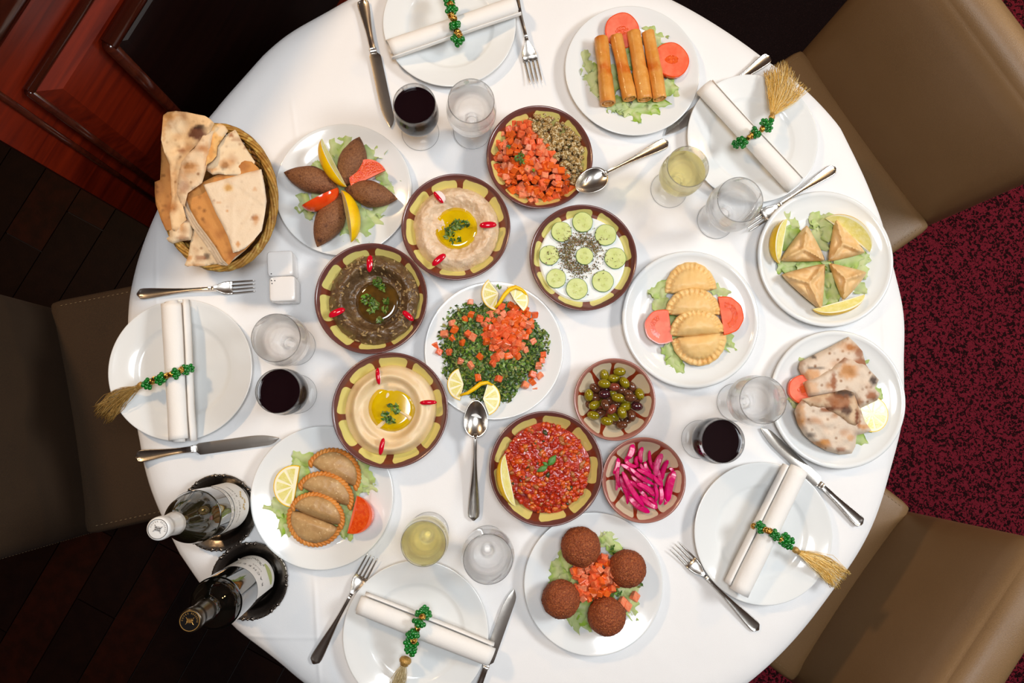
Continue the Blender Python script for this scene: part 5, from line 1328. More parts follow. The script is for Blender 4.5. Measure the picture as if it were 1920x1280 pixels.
# half moon pastries
def halfmoon(name, a, b, hpx, label, mat, rope=None, z=0.016, thick=0.016, flip=1, group=None, res=3.0, tilt=0.0, ncr=15):
    ax, ay = a; bx, by = b; cx, cy = (ax+bx)/2, (ay+by)/2; hw = math.hypot(bx-ax, by-ay)/2; ux, uy = (bx-ax)/2/hw, (by-ay)/2/hw; vx, vy = uy*flip, -ux*flip
    W = 0.95 if rope else 1.0
    pts = []
    for k in range(25):
        t = PI*k/24; w_ = 1+(0.0 if rope else 0.012*math.sin(t*ncr*2))
        pts.append((cx+W*hw*math.cos(t)*ux*w_+W*hpx*math.sin(t)*vx*w_, cy+W*hw*math.cos(t)*uy*w_+W*hpx*math.sin(t)*vy*w_))
    for k in range(1, 8):
        t = -1+2*k/8; bul = -0.10*hpx*(1-t*t); pts.append((cx+W*hw*t*ux+bul*vx, cy+W*hw*t*uy+bul*vy))
    def topf(x, y, d):
        dx, dy = x-cx, y-cy; u = (dx*ux+dy*uy)/hw; v = (dx*vx+dy*vy)/hpx; rho = math.hypot(u, max(v, 0)); th = math.atan2(max(v, 0), u)
        lim = 0.97 if rope else 0.76
        dome = math.sqrt(max(0, 1-(rho/lim)**2)) if rho < lim else 0
        ch_ = math.sqrt(min(1, max(0, (v+0.10)/0.34)))
        h = thick*dome**0.8*ch_
        if not rope and rho > 0.66: h += 0.0040*smooth01((rho-0.66)/0.12)*(0.5+0.5*math.cos(th*ncr*2))
        return h+0.0010*nz(x*0.12, y*0.12, hpx)
    o = slab(name, pts, lambda x, y: z+tilt*((x-cx)*vx+(y-cy)*vy)/hpx, 0.0045, mat, res, topf=topf); tag(o, label, 'pastry', group)
    if rope:
        mb = MB(); loc = Vector(o.location); N_ = 21
        for k in range(N_+1):
            t = PI*k/N_; px, py = cx+W*hw*math.cos(t)*ux+W*hpx*math.sin(t)*vx, cy+W*hw*math.cos(t)*uy+W*hpx*math.sin(t)*vy
            zz = z+0.0045+tilt*((px-cx)*vx+(py-cy)*vy)/hpx; q = P(px, py, zz)-loc
            tx, ty = -hw*math.sin(t)*ux+hpx*math.cos(t)*vx, -hw*math.sin(t)*uy+hpx*math.cos(t)*vy; an = math.atan2(-ty, tx)+0.55*flip
            mb.ball(q, (0.0080, 0.0042, 0.0056), 10, 6, M=Matrix.Rotation(an+0.2*flip, 3, 'Z'))
        mb.build('rope_edge', rope, o)
    return o
CPA = pm('pale_fried_dough', S(238, 200, 136), 0.45, S(230, 184, 112), 26, spots=((S(224, 160, 78), 16, 0.58, 0.78),), bump=((120, 0.0006),), sss=0.15)
lettuce([(1236, 540, 44, -40, 2), (1228, 548, 30, 20, 3), (1243, 578, 46, 30, 1), (1252, 600, 46, 20, 2), (1262, 668, 52, 60, 2), (1268, 685, 40, 50, 2), (1275, 637, 60, 0, 3), (1310, 635, 50, 0, 1), (1362, 642, 44, 60, 1), (1352, 545, 40, 20, 0), (1362, 628, 40, 90, 0), (1242, 560, 40, 80, 0)],
        'shred of lettuce under the pale crimped pastries', 'lettuce on the crimped pastry plate')
tomato_slice((1241, 613), 33, 'tomato half slice on the yoghurt side of the crimped pastries', 0.020, half=(1.2, 5.3), style=(1.9, 4.4), group='tomato half slices', tilt=(0, -0.12))
tomato_slice((1356, 592), 37, 'tomato half slice on the far side of the crimped pastries', 0.022, half=(-1.6, 1.85), style=(-1.2, 1.5), group='tomato half slices', tilt=(0, -0.05))
g_ = 'pale crimped half moon pastries'
halfmoon('cheese_pastry', (1247, 549), (1344, 541), 54, 'pale crimped pastry at the top of the overlapping row', CPA, z=0.014, group=g_)
halfmoon('cheese_pastry', (1247, 588), (1352, 590), 50, 'pale crimped pastry second from the top of the row', CPA, z=0.021, group=g_, tilt=0.008)
halfmoon('cheese_pastry', (1256, 629), (1358, 622), 47, 'plump crimped pastry with blistered dome, third in the row', CPA, z=0.025, group=g_, tilt=0.008, thick=0.019)
halfmoon('cheese_pastry', (1258, 636), (1362, 624), 56, 'pale crimped pastry with its curved edge towards the olives', CPA, z=0.016, flip=-1, group=g_, thick=0.02)

MPA = pm('meat_pastry_dough', S(196, 158, 106), 0.45, S(176, 134, 84), 30, spots=((S(150, 112, 70), 22, 0.5, 0.7), (S(214, 180, 130), 180, 0.6, 0.7)), bump=((150, 0.0008),))
MRP = pm('rope_crust', S(222, 152, 74), 0.42, S(204, 124, 48), 40, bump=((200, 0.0005),))
lettuce([(522, 972, 60, 60, 3), (515, 958, 44, 30, 3), (530, 985, 40, 80, 3), (556, 868, 50, 80, 2), (570, 858, 44, 20, 2), (560, 905, 60, 90, 2), (556, 930, 50, 60, 3), (688, 900, 56, 60, 0), (696, 912, 50, 20, 0), (676, 885, 60, 60, 1), (648, 958, 52, 70, 1), (640, 975, 60, 80, 2), (652, 985, 50, 100, 1), (640, 940, 40, 10, 3), (536, 1000, 36, 80, 0), (532, 950, 44, 10, 0), (664, 925, 50, 85, 1)],
        'shred of lettuce around the rope edged meat pastries', 'lettuce on the meat pastry plate')
g_ = 'rope edged meat pastries'
halfmoon('meat_pastry', (580, 868), (669, 914), 48, 'rope edged pastry tucked against the hummus bowl', MPA, MRP, 0.014, 0.015, 1, g_)
halfmoon('meat_pastry', (561, 911), (658, 950), 42, 'rope edged pastry second from the hummus bowl', MPA, MRP, 0.019, 0.015, 1, g_, tilt=0.004)
halfmoon('meat_pastry', (547, 950), (641, 986), 41, 'rope edged pastry with the darkest filling, third from the hummus', MPA, MRP, 0.021, 0.018, 1, g_, tilt=0.006)
halfmoon('meat_pastry', (544, 954), (638, 990), 50, 'rope edged pastry with its curved side towards the fork', MPA, MRP, 0.012, 0.019, -1, g_)
lemon_slice((552, 911), 38, 'pale lemon half slice leaning beside the meat pastries', 0.022, (1.3, 4.7), (0, -0.15), 'lemon slices')
wedge('tomato', (669, 929), (651, 999), 1, 'tomato wedge beside the rope edged meat pastries', 0.030, 0.040, 1.5, 1.15, 'tomato wedges')

# fatayer
FPA = pm('fatayer_dough', S(230, 192, 136), 0.5, S(220, 174, 112), 30, spots=((S(234, 204, 158), 40, 0.52, 0.66), (S(206, 140, 72), 18, 0.6, 0.8)), bump=((130, 0.0007),), sss=0.1)
lettuce([(1476, 450, 56, 60, 2), (1484, 436, 50, 50, 3), (1492, 500, 60, 0, 1), (1478, 500, 44, 10, 3), (1545, 428, 56, 80, 1), (1538, 450, 50, 60, 0), (1590, 485, 60, 0, 2), (1610, 480, 44, 20, 2), (1560, 540, 60, 80, 2), (1556, 555, 54, 60, 3), (1550, 568, 50, 0, 1), (1615, 500, 50, 90, 0), (1608, 535, 44, 60, 0), (1480, 415, 44, 40, 0), (1535, 415, 40, 20, 1), (1520, 500, 60, 0, 3), (1548, 515, 54, 85, 2)],
        'shred of lettuce between the triangular pastries', 'lettuce on the triangular pastry plate')
wedge('lemon', (1476, 414), (1463, 491), -1, 'lemon wedge on the glass side of the triangular pastries', 0.026, 0.026, 1.4, -1.5, 'lemon wedges')
wedge('lemon', (1551, 412), (1627, 470), 1, 'large lemon wedge behind the triangular pastry at the chair side', 0.024, 0.034, 1.5, 1.55, 'lemon wedges')
wedge('lemon', (1528, 578), (1617, 553), -1, 'lemon wedge below the triangular pastries', 0.026, 0.024, 1.4, -1.45, 'lemon wedges')
def fatayer(v0, v1, v2, label, seed):
    """v0: vertex at the hub of the four"""
    V = [v0, v1, v2]; cx = sum(v[0] for v in V)/3; cy = sum(v[1] for v in V)/3; pts = []
    for i in range(3):
        a, b = V[i], V[(i+1) % 3]; mx, my = (a[0]+b[0])/2, (a[1]+b[1])/2
        for k in range(8):
            t = k/8; bul = (0.10 if i == 1 else 0.03)*4*t*(1-t); px, py = a[0]+(b[0]-a[0])*t, a[1]+(b[1]-a[1])*t
            r = 0.90+0.10*abs(2*t-1)**0.5 if False else 1; pts.append((px+(mx-cx)*bul, py+(my-cy)*bul))
    # blunt the tips
    pts = [(p[0]+(cx-p[0])*0.05 if p in V else p[0], p[1]+(cy-p[1])*0.05 if p in V else p[1]) for p in pts]
    def topf(x, y, d):
        best = 1e9
        for vx, vy in V:
            lx, ly = vx-cx, vy-cy; L2 = lx*lx+ly*ly; t = max(0, min(1, ((x-cx)*lx+(y-cy)*ly)/L2)); best = min(best, math.hypot(x-cx-t*lx, y-cy-t*ly))
        dome = min(1, d/13.0); h = 0.016*math.sin(dome*PI/2)**0.8
        ridge = 0.0052*math.exp(-(best/3.2)**2)*min(1, d/3.0); val = -0.0032*math.exp(-((best-7.5)/3.4)**2)*min(1, d/9.0)
        return h+ridge+val+0.0014*nz(x*0.13, y*0.13, seed)
    o = slab('spinach_pastry', pts, zc(0.018), 0.005, FPA, 3.2, topf=topf); tag(o, label, 'pastry', 'triangular pastries meeting at their tips')
fatayer((1549, 489), (1513, 420), (1460, 490), 'triangular pastry nearest the fork and water glass', 1)
fatayer((1552, 491), (1566, 405), (1624, 474), 'triangular pastry resting on the large lemon wedge', 2)
fatayer((1548, 493), (1463, 514), (1541, 583), 'triangular pastry closest to the crimped pastry plate, lower side', 3)
fatayer((1553, 492), (1627, 510), (1580, 565), 'triangular pastry nearest the grilled flatbread, chair side', 4)

# falafel
FAL = pm('falafel_crust', S(168, 86, 42), 0.62, S(120, 54, 26), 330, spots=((S(200, 124, 68), 420, 0.60, 0.66),), bump=((520, 0.0022), (160, 0.0015)))
lettuce([(1136, 996, 56, 20, 1), (1158, 1002, 50, -10, 0), (1150, 1020, 50, 50, 2), (1130, 1010, 40, 60, 0), (1052, 1075, 54, 60, 2), (1046, 1085, 44, 90, 2), (1060, 1050, 40, 80, 2), (1092, 1140, 56, 20, 2), (1100, 1150, 50, 60, 3), (1076, 1166, 56, 70, 2), (1086, 1172, 44, 50, 1), (1070, 1160, 36, 80, 3), (1186, 1125, 52, -50, 0), (1180, 1105, 50, 0, 1), (1182, 1140, 46, 80, 1), (1160, 1100, 54, -20, 0), (1168, 1002, 40, 20, 0), (1120, 1110, 60, 10, 3), (1066, 1096, 46, 20, 0)],
        'shred of lettuce among the falafel balls', 'lettuce on the falafel plate')
def falafel(x, y, rpx, label, seed):
    r = rpx*0.00096; q = P(x, y, 0.034); mb = MB().ball((0, 0, 0), (r, r, r*0.92), 110, 70, fn=lambda d: 1+0.045*nz(d.x*2+seed, d.y*2, d.z*2)+0.030*nz(d.x*13, d.y*13+seed, d.z*13)+0.045*nz(d.x*26, d.y*26, d.z*26+seed))
    o = mb.build('falafel', FAL, None, (q.x, q.y, T+0.0065+r*0.92)); tag(o, label, 'falafel', 'falafel balls')
falafel(1088, 1024, 36.5, 'falafel ball nearest the red stew bowl', 1)
falafel(1176, 1065, 34.5, 'falafel ball nearest the pickled turnip bowl', 2)
falafel(1051, 1122, 35, 'falafel ball nearest the water glass', 3)
falafel(1137, 1154, 35, 'falafel ball farthest from the bowls', 4)
def fin(x, y): return ((x-1117)/42)**2+((y-1084)/44)**2 < 1
dice_heap(fin, lambda x, y: 0.022+0.004, 14, 'cube of diced tomato between the falafel balls', 'tomato heap between the falafel balls', 52, 0.9, 1.4, base=(1070, 1035, 1165, 1135))
dice_heap(fin, lambda x, y: 0.034+0.010*(1-((x-1117)**2+(y-1084)**2)/1900), 12.8, 'cube of diced tomato between the falafel balls', 'tomato heap between the falafel balls', 51, 0.85, 1.4, base=(1070, 1035, 1165, 1135))
for (x, y, lb) in ((1191, 1118, 'stray tomato cube on lettuce beside the falafel ball at the turnip side'), (1176, 1136, 'stray tomato cube against the falafel ball farthest from the bowls'), (1168, 1128, 'stray tomato cube by the falafel shredded lettuce edge')):
    q = P(x, y, 0.024); o = place('tomato_cube', DICE[1], q, rot=(.3, .4, 1)); o.scale = (1.35, 1.35, 1.2); tag(o, lb, 'tomato', 'stray tomato cubes')
clumps([(1149, 1030, 7), (1200, 1096, 5), (1150, 1108, 8), (1160, 1112, 6)], 0.022, 'green herb sprigs between the falafel balls', 14, 0.0036, 4)

# bread: coloured per point (browning and char have their own place on each piece)
BRD = pm('flatbread', S(236, 212, 176), 0.75, attr=True, bump=((70, 0.0012), (400, 0.0004)))
def bread(name, pts, zf, label, base, marks=(), thick=0.003, res=5, topf=None, group=None, speck=0.5, cat='bread', lump=0.0015, mat=None, seed=0):
    bc = S(*base)[:3]; dk = S(176, 112, 56)[:3]
    o = slab(name, pts, zf, thick, mat or BRD, res, topf=(lambda x, y, d: (topf(x, y, d) if topf else 0)+lump*nz(x*0.07, y*0.07, seed)), side_in=0)
    me = o.data; loc = Vector(o.location); ca = me.color_attributes.new('Col', 'FLOAT_COLOR', 'POINT'); cols = []
    for v in me.vertices:
        w = Vector(v.co)+loc; d = CAMR.transposed() @ (w-Vector((0, 0, T+H))); px = 960+FPX*d.x/-d.z; py = 640-FPX*d.y/-d.z
        c = list(bc); k = max(0, min(1, (nz(px*0.045+seed, py*0.045, 2)-0.12)*1.8*speck)); c = [c[i]*(1-k)+dk[i]*k for i in range(3)]
        k = max(0, min(1, (nz(px*0.33+seed, py*0.33, 5)-0.38)*4*speck)); c = [c[i]*(1-k)+dk[i]*0.6*k for i in range(3)]
        for (mx, my, rx, ry, mc, st) in marks:
            q = math.hypot((px-mx)/rx, (py-my)/ry)/1.25+0.30*nz(px*0.14, py*0.14, mx); k = st*(1-smooth01((q-0.55)/0.5)); m3 = S(*mc)[:3]; c = [c[i]*(1-k)+m3[i]*k for i in range(3)]
        cols += [*c, 1.0]
    ca.data.foreach_set('color', cols); tag(o, label, cat, group); return o
CHAR = (46, 26, 24); BR = (150, 84, 40); OG = (206, 138, 66)
# grilled stuffed flatbread
g_ = 'folded pieces of grilled stuffed flatbread'
lettuce([(1512, 680, 36, 30, 2), (1500, 745, 44, -40, 0), (1496, 752, 36, 60, 0), (1620, 790, 50, 60, 0), (1608, 824, 40, 20, 2), (1642, 735, 36, 50, 2), (1600, 690, 60, 0, 1)], 'shred of lettuce peeking out under the grilled flatbread', 'lettuce on the grilled flatbread plate')
tomato_slice((1502, 730), 27, 'tomato slice peeking out beside the water glass and flatbread', 0.020, half=(0.6, 5.2), style='ring', group='tomato slices')
lemon_slice((1632, 776), 34, 'lemon slice half hidden under the grilled flatbread', 0.020, None, (0, 0.1), 'lemon slices')
puff = lambda H_, s_: (lambda x, y, d: H_*math.sin(min(1, d/s_)*PI/2))
ARB = (222, 202, 180)
bread('grilled_flatbread', [(1591, 631), (1556, 650), (1520, 668), (1500, 678), (1497, 690), (1502, 702), (1510, 714), (1560, 728), (1630, 722), (1640, 706), (1624, 684), (1617, 658), (1604, 643)], lambda x, y: 0.020, 'grilled flatbread triangle at the far corner of its plate', ARB,
      [(1594, 650, 9, 6, BR, .9), (1612, 662, 8, 10, BR, .8), (1525, 669, 6, 4, CHAR, .8), (1616, 680, 16, 9, BR, .9), (1603, 690, 10, 8, BR, .8), (1522, 702, 16, 10, OG, .7), (1530, 690, 16, 3, CHAR, .7), (1587, 650, 16, 10, OG, .4)], 0.004, 4.5, puff(0.011, 12), g_, 0.9, lump=0.003, seed=1)
bread('grilled_flatbread', [(1584, 667), (1556, 690), (1505, 717), (1510, 733), (1515, 744), (1560, 742), (1600, 742), (1612, 766), (1645, 750), (1650, 738), (1640, 728), (1648, 712), (1640, 703), (1622, 684), (1600, 674)], lambda x, y: 0.028+(x-1570)*0.00004, 'grilled flatbread piece with a charred notch, in the middle', ARB,
      [(1590, 694, 11, 9, CHAR, .65), (1590, 696, 18, 16, OG, .7), (1638, 713, 7, 9, CHAR, .9), (1634, 742, 10, 8, BR, .9), (1563, 716, 5, 18, BR, .9), (1646, 750, 8, 4, CHAR, .5), (1580, 672, 12, 8, BR, .6), (1520, 728, 14, 12, OG, .5), (1562, 740, 8, 10, BR, .6)], 0.004, 4.5, puff(0.012, 11), g_, 0.9, lump=0.0035, seed=4)
bread('grilled_flatbread', [(1503, 750), (1530, 744), (1560, 738), (1584, 731), (1600, 733), (1606, 748), (1614, 767), (1622, 790), (1634, 807), (1618, 813), (1606, 816), (1604, 836), (1597, 850), (1575, 852), (1549, 845), (1526, 832), (1508, 816), (1496, 796), (1489, 772), (1494, 760)], lambda x, y: 0.034-(y-730)*0.00011, 'large half round grilled flatbread nearest the empty place setting', ARB,
      [(1584, 738, 15, 8, CHAR, .85), (1588, 770, 10, 9, CHAR, .75), (1575, 745, 26, 14, BR, .6), (1558, 768, 20, 4, BR, .9), (1610, 786, 4, 16, BR, .9), (1520, 815, 8, 5, CHAR, .6), (1547, 828, 9, 5, OG, .8), (1576, 842, 9, 5, BR, .7), (1500, 780, 10, 26, OG, .6), (1530, 836, 26, 8, OG, .6), (1595, 820, 8, 6, OG, .6), (1620, 800, 10, 6, OG, .7)], 0.004, 4.5, puff(0.011, 11), g_, 0.9, lump=0.0035, seed=7)

bread('grilled_flatbread', [(1503, 748), (1530, 742), (1560, 736), (1584, 730), (1600, 735), (1606, 750), (1612, 772), (1611, 792), (1604, 798), (1592, 794), (1575, 780), (1548, 766), (1520, 762)], lambda x, y: 0.047-(y-730)*0.00008, 'dark charred folded flap lying over the large grilled flatbread', (214, 184, 150),
      [(1582, 738, 20, 9, CHAR, .9), (1587, 768, 11, 10, (70, 36, 24), .9), (1572, 752, 24, 12, BR, .8), (1556, 766, 24, 4, (120, 60, 30), .9), (1608, 782, 4, 16, (120, 60, 30), .95), (1530, 750, 12, 6, BR, .4)], 0.002, 4, puff(0.005, 9), g_, 1.0, lump=0.003, seed=9)

# bread basket
WICK = pm('wicker', S(184, 140, 62), 0.5, S(146, 98, 36), 60, spots=((S(208, 178, 96), 90, 0.56, 0.7),), bump=((400, 0.0006),))
WICK2 = pm('wicker_dark', S(160, 108, 46), 0.55, S(110, 66, 24), 80, bump=((400, 0.0006),))
bc0 = P(411, 369, 0.080); bk = empty('bread_basket', (bc0.x, bc0.y, T+0.0006), 'oval woven wicker basket filled with flatbread', 'basket'); AX, AY, ROT = 0.0985, 0.1310, 0.14
def bell(t, s_, z, off=0.0):
    a, b = AX*s_+off, AY*s_+off; x, y = a*math.cos(t), b*math.sin(t); return (x*math.cos(ROT)-y*math.sin(ROT), x*math.sin(ROT)+y*math.cos(ROT), z)
for k in range(6):
    pts = [];
    for i in range(150):
        t = 2*PI*i/150; w = 5*t+k*2*PI/6; pts.append(bell(t, 1.0, 0.080+0.0048*math.sin(w), 0.0050*math.cos(w)-0.002))
    MB().tube(pts, 0.0030, 6, closed=True).build('rim_strand', WICK, bk)
for k in range(11):
    f = k/10; z = 0.072-0.066*f; s_ = 0.965-0.22*f**1.2
    pts = [bell(2*PI*i/240, s_, z, 0.0020*math.sin(26*2*PI*i/240+PI*k)) for i in range(240)]
    MB().tube(pts, 0.0029, 6, closed=True).build('weave_strand', WICK2 if k % 2 else WICK, bk)
for k in range(26):
    t = 2*PI*(k+0.5)/26; MB().tube([bell(t, 0.965-0.22*(j/6)**1.2, 0.074-0.068*j/6) for j in range(7)], 0.0022, 5).build('stake', WICK2, bk)
MB().add([bell(2*PI*i/48, 0.75, 0.004) for i in range(48)]+[bell(2*PI*i/48, 0.75, 0.001) for i in range(48)], [tuple(range(48)), tuple(range(48, 96))[::-1]]+[(i, i+48, (i+1) % 48+48, (i+1) % 48) for i in range(48)]).build('base', WICK2, bk, smooth=False)
g_ = 'flatbread pieces in the wicker basket'
W_ = (232, 206, 168); Wp = (234, 212, 182); Og = (206, 142, 74)
bread('flatbread', [(302, 270), (302, 300), (300, 337), (290, 341), (290, 360), (292, 382), (302, 412), (311, 432), (324, 432), (330, 400), (330, 350), (322, 300), (318, 262), (306, 255)], lambda x, y: 0.090, 'dark toasted flap of flatbread hanging at the outermost side of the basket', (200, 138, 74), [(296, 350, 10, 20, BR, .35), (305, 420, 12, 12, BR, .3)], group=g_, speck=1.3, seed=11)
bread('flatbread', [(306, 216), (314, 210), (330, 208), (350, 210), (368, 214), (384, 217), (394, 223), (402, 231), (396, 244), (384, 256), (372, 268), (356, 284), (342, 304), (338, 330), (340, 360), (344, 390), (350, 412), (340, 420), (330, 434), (322, 430), (318, 400), (322, 372), (320, 340), (318, 308), (308, 285), (302, 262), (304, 240)],
      lambda x, y: 0.122-0.00010*(y-210)+0.00022*abs(x-345)*(1 if x > 345 else 0.9)-0.006*math.sin((x-300)*0.06), 'large standing flatbread with two charred patches at the top of the basket', (234, 198, 150),
      [(316, 217, 8, 7, CHAR, 1), (322, 232, 9, 7, CHAR, .9), (318, 224, 18, 18, OG, .7), (371, 250, 17, 14, (96, 48, 30), .95), (374, 238, 10, 5, CHAR, .8), (306, 240, 4, 26, OG, .6), (336, 236, 20, 14, W_, .6), (340, 282, 8, 4, BR, .7), (325, 350, 8, 50, OG, .35)], 0.003, 4.5, None, g_, 0.7, lump=0.004, seed=12)
bread('flatbread', [(383, 249), (394, 240), (401, 232), (405, 240), (398, 258), (392, 290), (386, 320), (379, 343), (366, 352), (352, 362), (346, 388), (338, 380), (331, 362), (334, 330), (340, 304), (350, 290), (364, 278), (376, 262)], lambda x, y: 0.118+0.010*math.sin((x-335)*0.045)+0.006*math.sin(y*0.03), 'curled flatbread with a dark scorch mark in its middle', (230, 200, 162),
      [(350, 312, 6, 6, CHAR, .8), (360, 311, 5, 5, CHAR, .7), (356, 315, 14, 12, OG, .6), (345, 350, 10, 10, (206, 168, 140), .7), (388, 300, 6, 30, OG, .4)], 0.003, 4.5, None, g_, 0.9, lump=0.004, seed=13)
bread('flatbread', [(388, 236), (396, 230), (404, 234), (412, 231), (422, 236), (428, 245), (416, 262), (408, 274), (406, 292), (398, 302), (386, 310), (388, 292), (396, 262), (399, 250), (392, 252), (384, 250)], lambda x, y: 0.126-0.0003*(x-400), 'narrow folded flatbread with a toasted golden side near the basket rim', (230, 178, 108), [(415, 245, 12, 10, W_, .9), (396, 285, 5, 18, OG, .7), (388, 246, 8, 7, (216, 198, 176), .9)], 0.003, 4.5, None, g_, 0.8, lump=0.003, seed=14)
bread('flatbread', [(441, 243), (446, 250), (452, 262), (458, 272), (468, 288), (478, 303), (474, 320), (450, 330), (427, 328), (410, 326), (399, 328), (388, 320), (384, 312), (396, 302), (404, 292), (406, 275), (416, 262), (428, 250)], lambda x, y: 0.112+0.004*math.sin(x*0.05), 'wide pale flatbread piece with dark spots beside the basket rim', W_, [(433, 253, 6, 4, BR, .8), (421, 310, 7, 7, CHAR, .8), (424, 306, 13, 9, OG, .5), (446, 262, 12, 4, BR, .5), (398, 318, 10, 4, OG, .6), (460, 276, 3, 4, BR, .8)], 0.003, 4.5, None, g_, 0.5, lump=0.003, seed=15)
for k in range(4):
    d = 3.2*(3-k)
    pts = [(347-d*.6, 366+d), (360, 354+d*.4), (381, 341), (420, 321), (459, 301), (472, 303), (484, 314), (494, 330), (492, 400), (478, 450), (461, 468), (440, 482+d*0.4), (429-d*.5, 497+d*0.1), (418-d, 486+d), (404-d, 462+d), (388-d, 440+d), (371-d, 418+d), (356-d, 392+d)]
    bread('flatbread', pts, lambda x, y, k=k: 0.096+0.0045*k+0.00003*(x-400), ('toasted orange flatbread right under the topmost pale square' if k == 3 else ('thin flatbread layer showing its edge, %s in the folded stack' % ('lowest', 'second from the bottom', 'third from the bottom')[k])), Og if k == 3 else Wp,
          [(455, 312, 12, 10, BR, .55), (440, 478, 14, 14, BR, .7)] if k == 3 else [], 0.0022, 6, None, g_, 1.1 if k == 3 else 0.2, lump=0.0012, seed=20+k)
bread('flatbread', [(381, 346), (405, 340), (430, 333), (460, 324), (490, 317), (496, 346), (500, 377), (496, 405), (491, 432), (476, 450), (459, 466), (448, 471), (437, 474), (432, 458), (427, 443), (416, 420), (405, 400), (394, 374)], lambda x, y: 0.1175+0.00003*(x-400), 'topmost pale square flatbread covering the basket', Wp,
      [(428, 352, 5, 5, BR, .9), (428, 352, 9, 8, (226, 178, 96), .6), (478, 408, 8, 5, BR, .8), (480, 412, 5, 10, OG, .5), (446, 457, 4, 6, OG, .8), (398, 376, 6, 2.5, BR, .5), (410, 380, 6, 2, OG, .5), (426, 395, 3, 3, OG, .8), (478, 354, 4, 4, OG, .5), (476, 320, 6, 3, OG, .4)], 0.003, 4.5,
      lambda x, y, d: 0.0015*(1 if (x-430)*0.55-(y-336)*0.83 > -4 and x > 428 else 0)+0.0012*math.exp(-((x-436-(y-400)*-0.02)/3)**2)*(y > 380)-0.0009*math.exp(-(((x-462)*0.88+(y-400)*0.48)/3)**2)*(y > 372), g_, 0.12, lump=0.001, seed=30)
bread('flatbread', [(342, 411), (330, 420), (317, 432), (318, 442), (312, 447), (316, 453), (324, 457), (342, 452), (358, 450), (362, 434), (360, 419), (356, 404)], lambda x, y: 0.088, 'small crumpled flatbread at the bottom edge of the basket', W_, [(342, 446, 12, 4, BR, .6), (340, 420, 4, 14, OG, .6), (352, 412, 6, 6, BR, .5)], 0.004, 4, puff(0.006, 8), g_, 0.5, lump=0.004, seed=16)
bread('flatbread', [(371, 426), (362, 432), (358, 450), (352, 482), (346, 497), (352, 500), (360, 498), (372, 500), (384, 499), (400, 495), (420, 493), (424, 486), (412, 472), (400, 458), (386, 440)], lambda x, y: 0.086, 'triangular flatbread pointing out over the fork side of the basket', W_, [(388, 481, 6, 7, CHAR, .75), (376, 484, 10, 5, BR, .7), (355, 484, 6, 5, OG, .8), (370, 497, 20, 3, OG, .5)], 0.003, 4.5, None, g_, 0.4, lump=0.002, seed=17)
# ---------------------------------------------------------------- napkins and beaded rings
NAP = pm('napkin_linen', S(244, 240, 234), 0.85, bump=((900, 0.0003), (25, 0.001)), sheen=0.1, spec=0.2)
def napkin(p0, p1, label, Rn=0.0215, tail=1, z0=0.0200, seed=0, taper=0.0, tl=0.0085):
    zc_ = z0+Rn*0.86
    a, b, L_ = along(p0, p1, zc_); sec = []
    N_ = 84; turns = 2.35; te = 2*PI*turns
    for i in range(N_+1):
        t = i/N_; r = 0.0065+(Rn-0.0065)*t**0.8-(0.0016*smooth01((t-0.95)/0.05) if tl < 0.004 else 0); an = te*t-te+(PI*0.10 if tail > 0 else PI*0.9); an = an if tail > 0 else PI-(te*t-te+PI*0.10)
        sec.append((r*math.cos(an), r*math.sin(an)*0.86))
    # loose end: runs down the side and lies along the roll
    ex, ey = sec[-1]; sg = 1 if ex > 0 else -1
    for t in ((0.25, 0.5, 0.75, 1.0) if tl >= 0.004 else ()): sec.append((ex+sg*tl*t, ey+0.0012*math.sin(t*PI)-0.010*t*t))
    rings = []; K = 22
    for k in range(K+1):
        u = k/K; x = L_*u; s_ = 1+taper*(u-0.5)+0.03*math.sin(u*5+seed)
        rings.append([(x+0.0030*math.sin(2.0*i/N_*PI+seed)*(1 if k in (0, K) else 0)*(1 if k else -1), y*s_*(1+0.02*nz(u*6, i*0.1, seed)), z*s_+0.0004*nz(u*8, i*0.2, seed)) for i, (y, z) in enumerate(sec)])
    o = MB().loft(rings, closed=False, caps=False).build('napkin', NAP, None); o.matrix_world = frame(a, b); tag(o, label, 'napkin', 'rolled white napkins')
    md = o.modifiers.new('solidify', 'SOLIDIFY'); md.thickness = 0.0009; md.offset = 0; return o
napkin((323, 567), (337, 826), 'rolled white napkin on the plate beside the brown linen chair', 0.0215, 1, seed=1)
napkin((731, 92), (968, 10), 'rolled white napkin on the plate at the top edge', 0.0200, -1, seed=2, tl=0.003)
napkin((1322, 163), (1490, 346), 'rolled white napkin on the plate with the fanned tassel', 0.0210, 1, seed=3, tl=0.001)
napkin((1496, 880), (1385, 1108), 'rolled white napkin on the plate beside the pickled turnip', 0.0215, -1, seed=4)
napkin((674, 1132), (921, 1230), 'rolled white napkin on the plate at the near edge', 0.0200, 1, seed=5, tl=0.004)
def bead_mesh(seed):
    mb = MB(); r = 0.0052; mb.ball((0, 0, 0), (r*0.95, r*0.95, r*1.0), 12, 8)
    n = 6
    for k in range(n):
        a = 2*PI*k/n; mb.ball((r*1.12*math.cos(a), r*1.12*math.sin(a), 0), (r*0.60, r*0.60, r*0.80), 10, 7)
    return mb.mesh('bead_%d' % seed, GREENGLASS)
BEAD = bead_mesh(0)
def knot_mesh(seed):
    r = random.Random(seed); mb = MB()
    for k in range(6):
        M = Matrix.Rotation(r.uniform(0, 3), 3, 'X') @ Matrix.Rotation(r.uniform(0, 3), 3, 'Y'); R = r.uniform(0.0028, 0.0042)
        mb.tube([M @ Vector((R*math.cos(2*PI*i/14), R*math.sin(2*PI*i/14), 0)) for i in range(14)], 0.0008, 5, closed=True)
    return mb.mesh('knot_%d' % seed, GOLD)
KNOT = [knot_mesh(k) for k in range(3)]
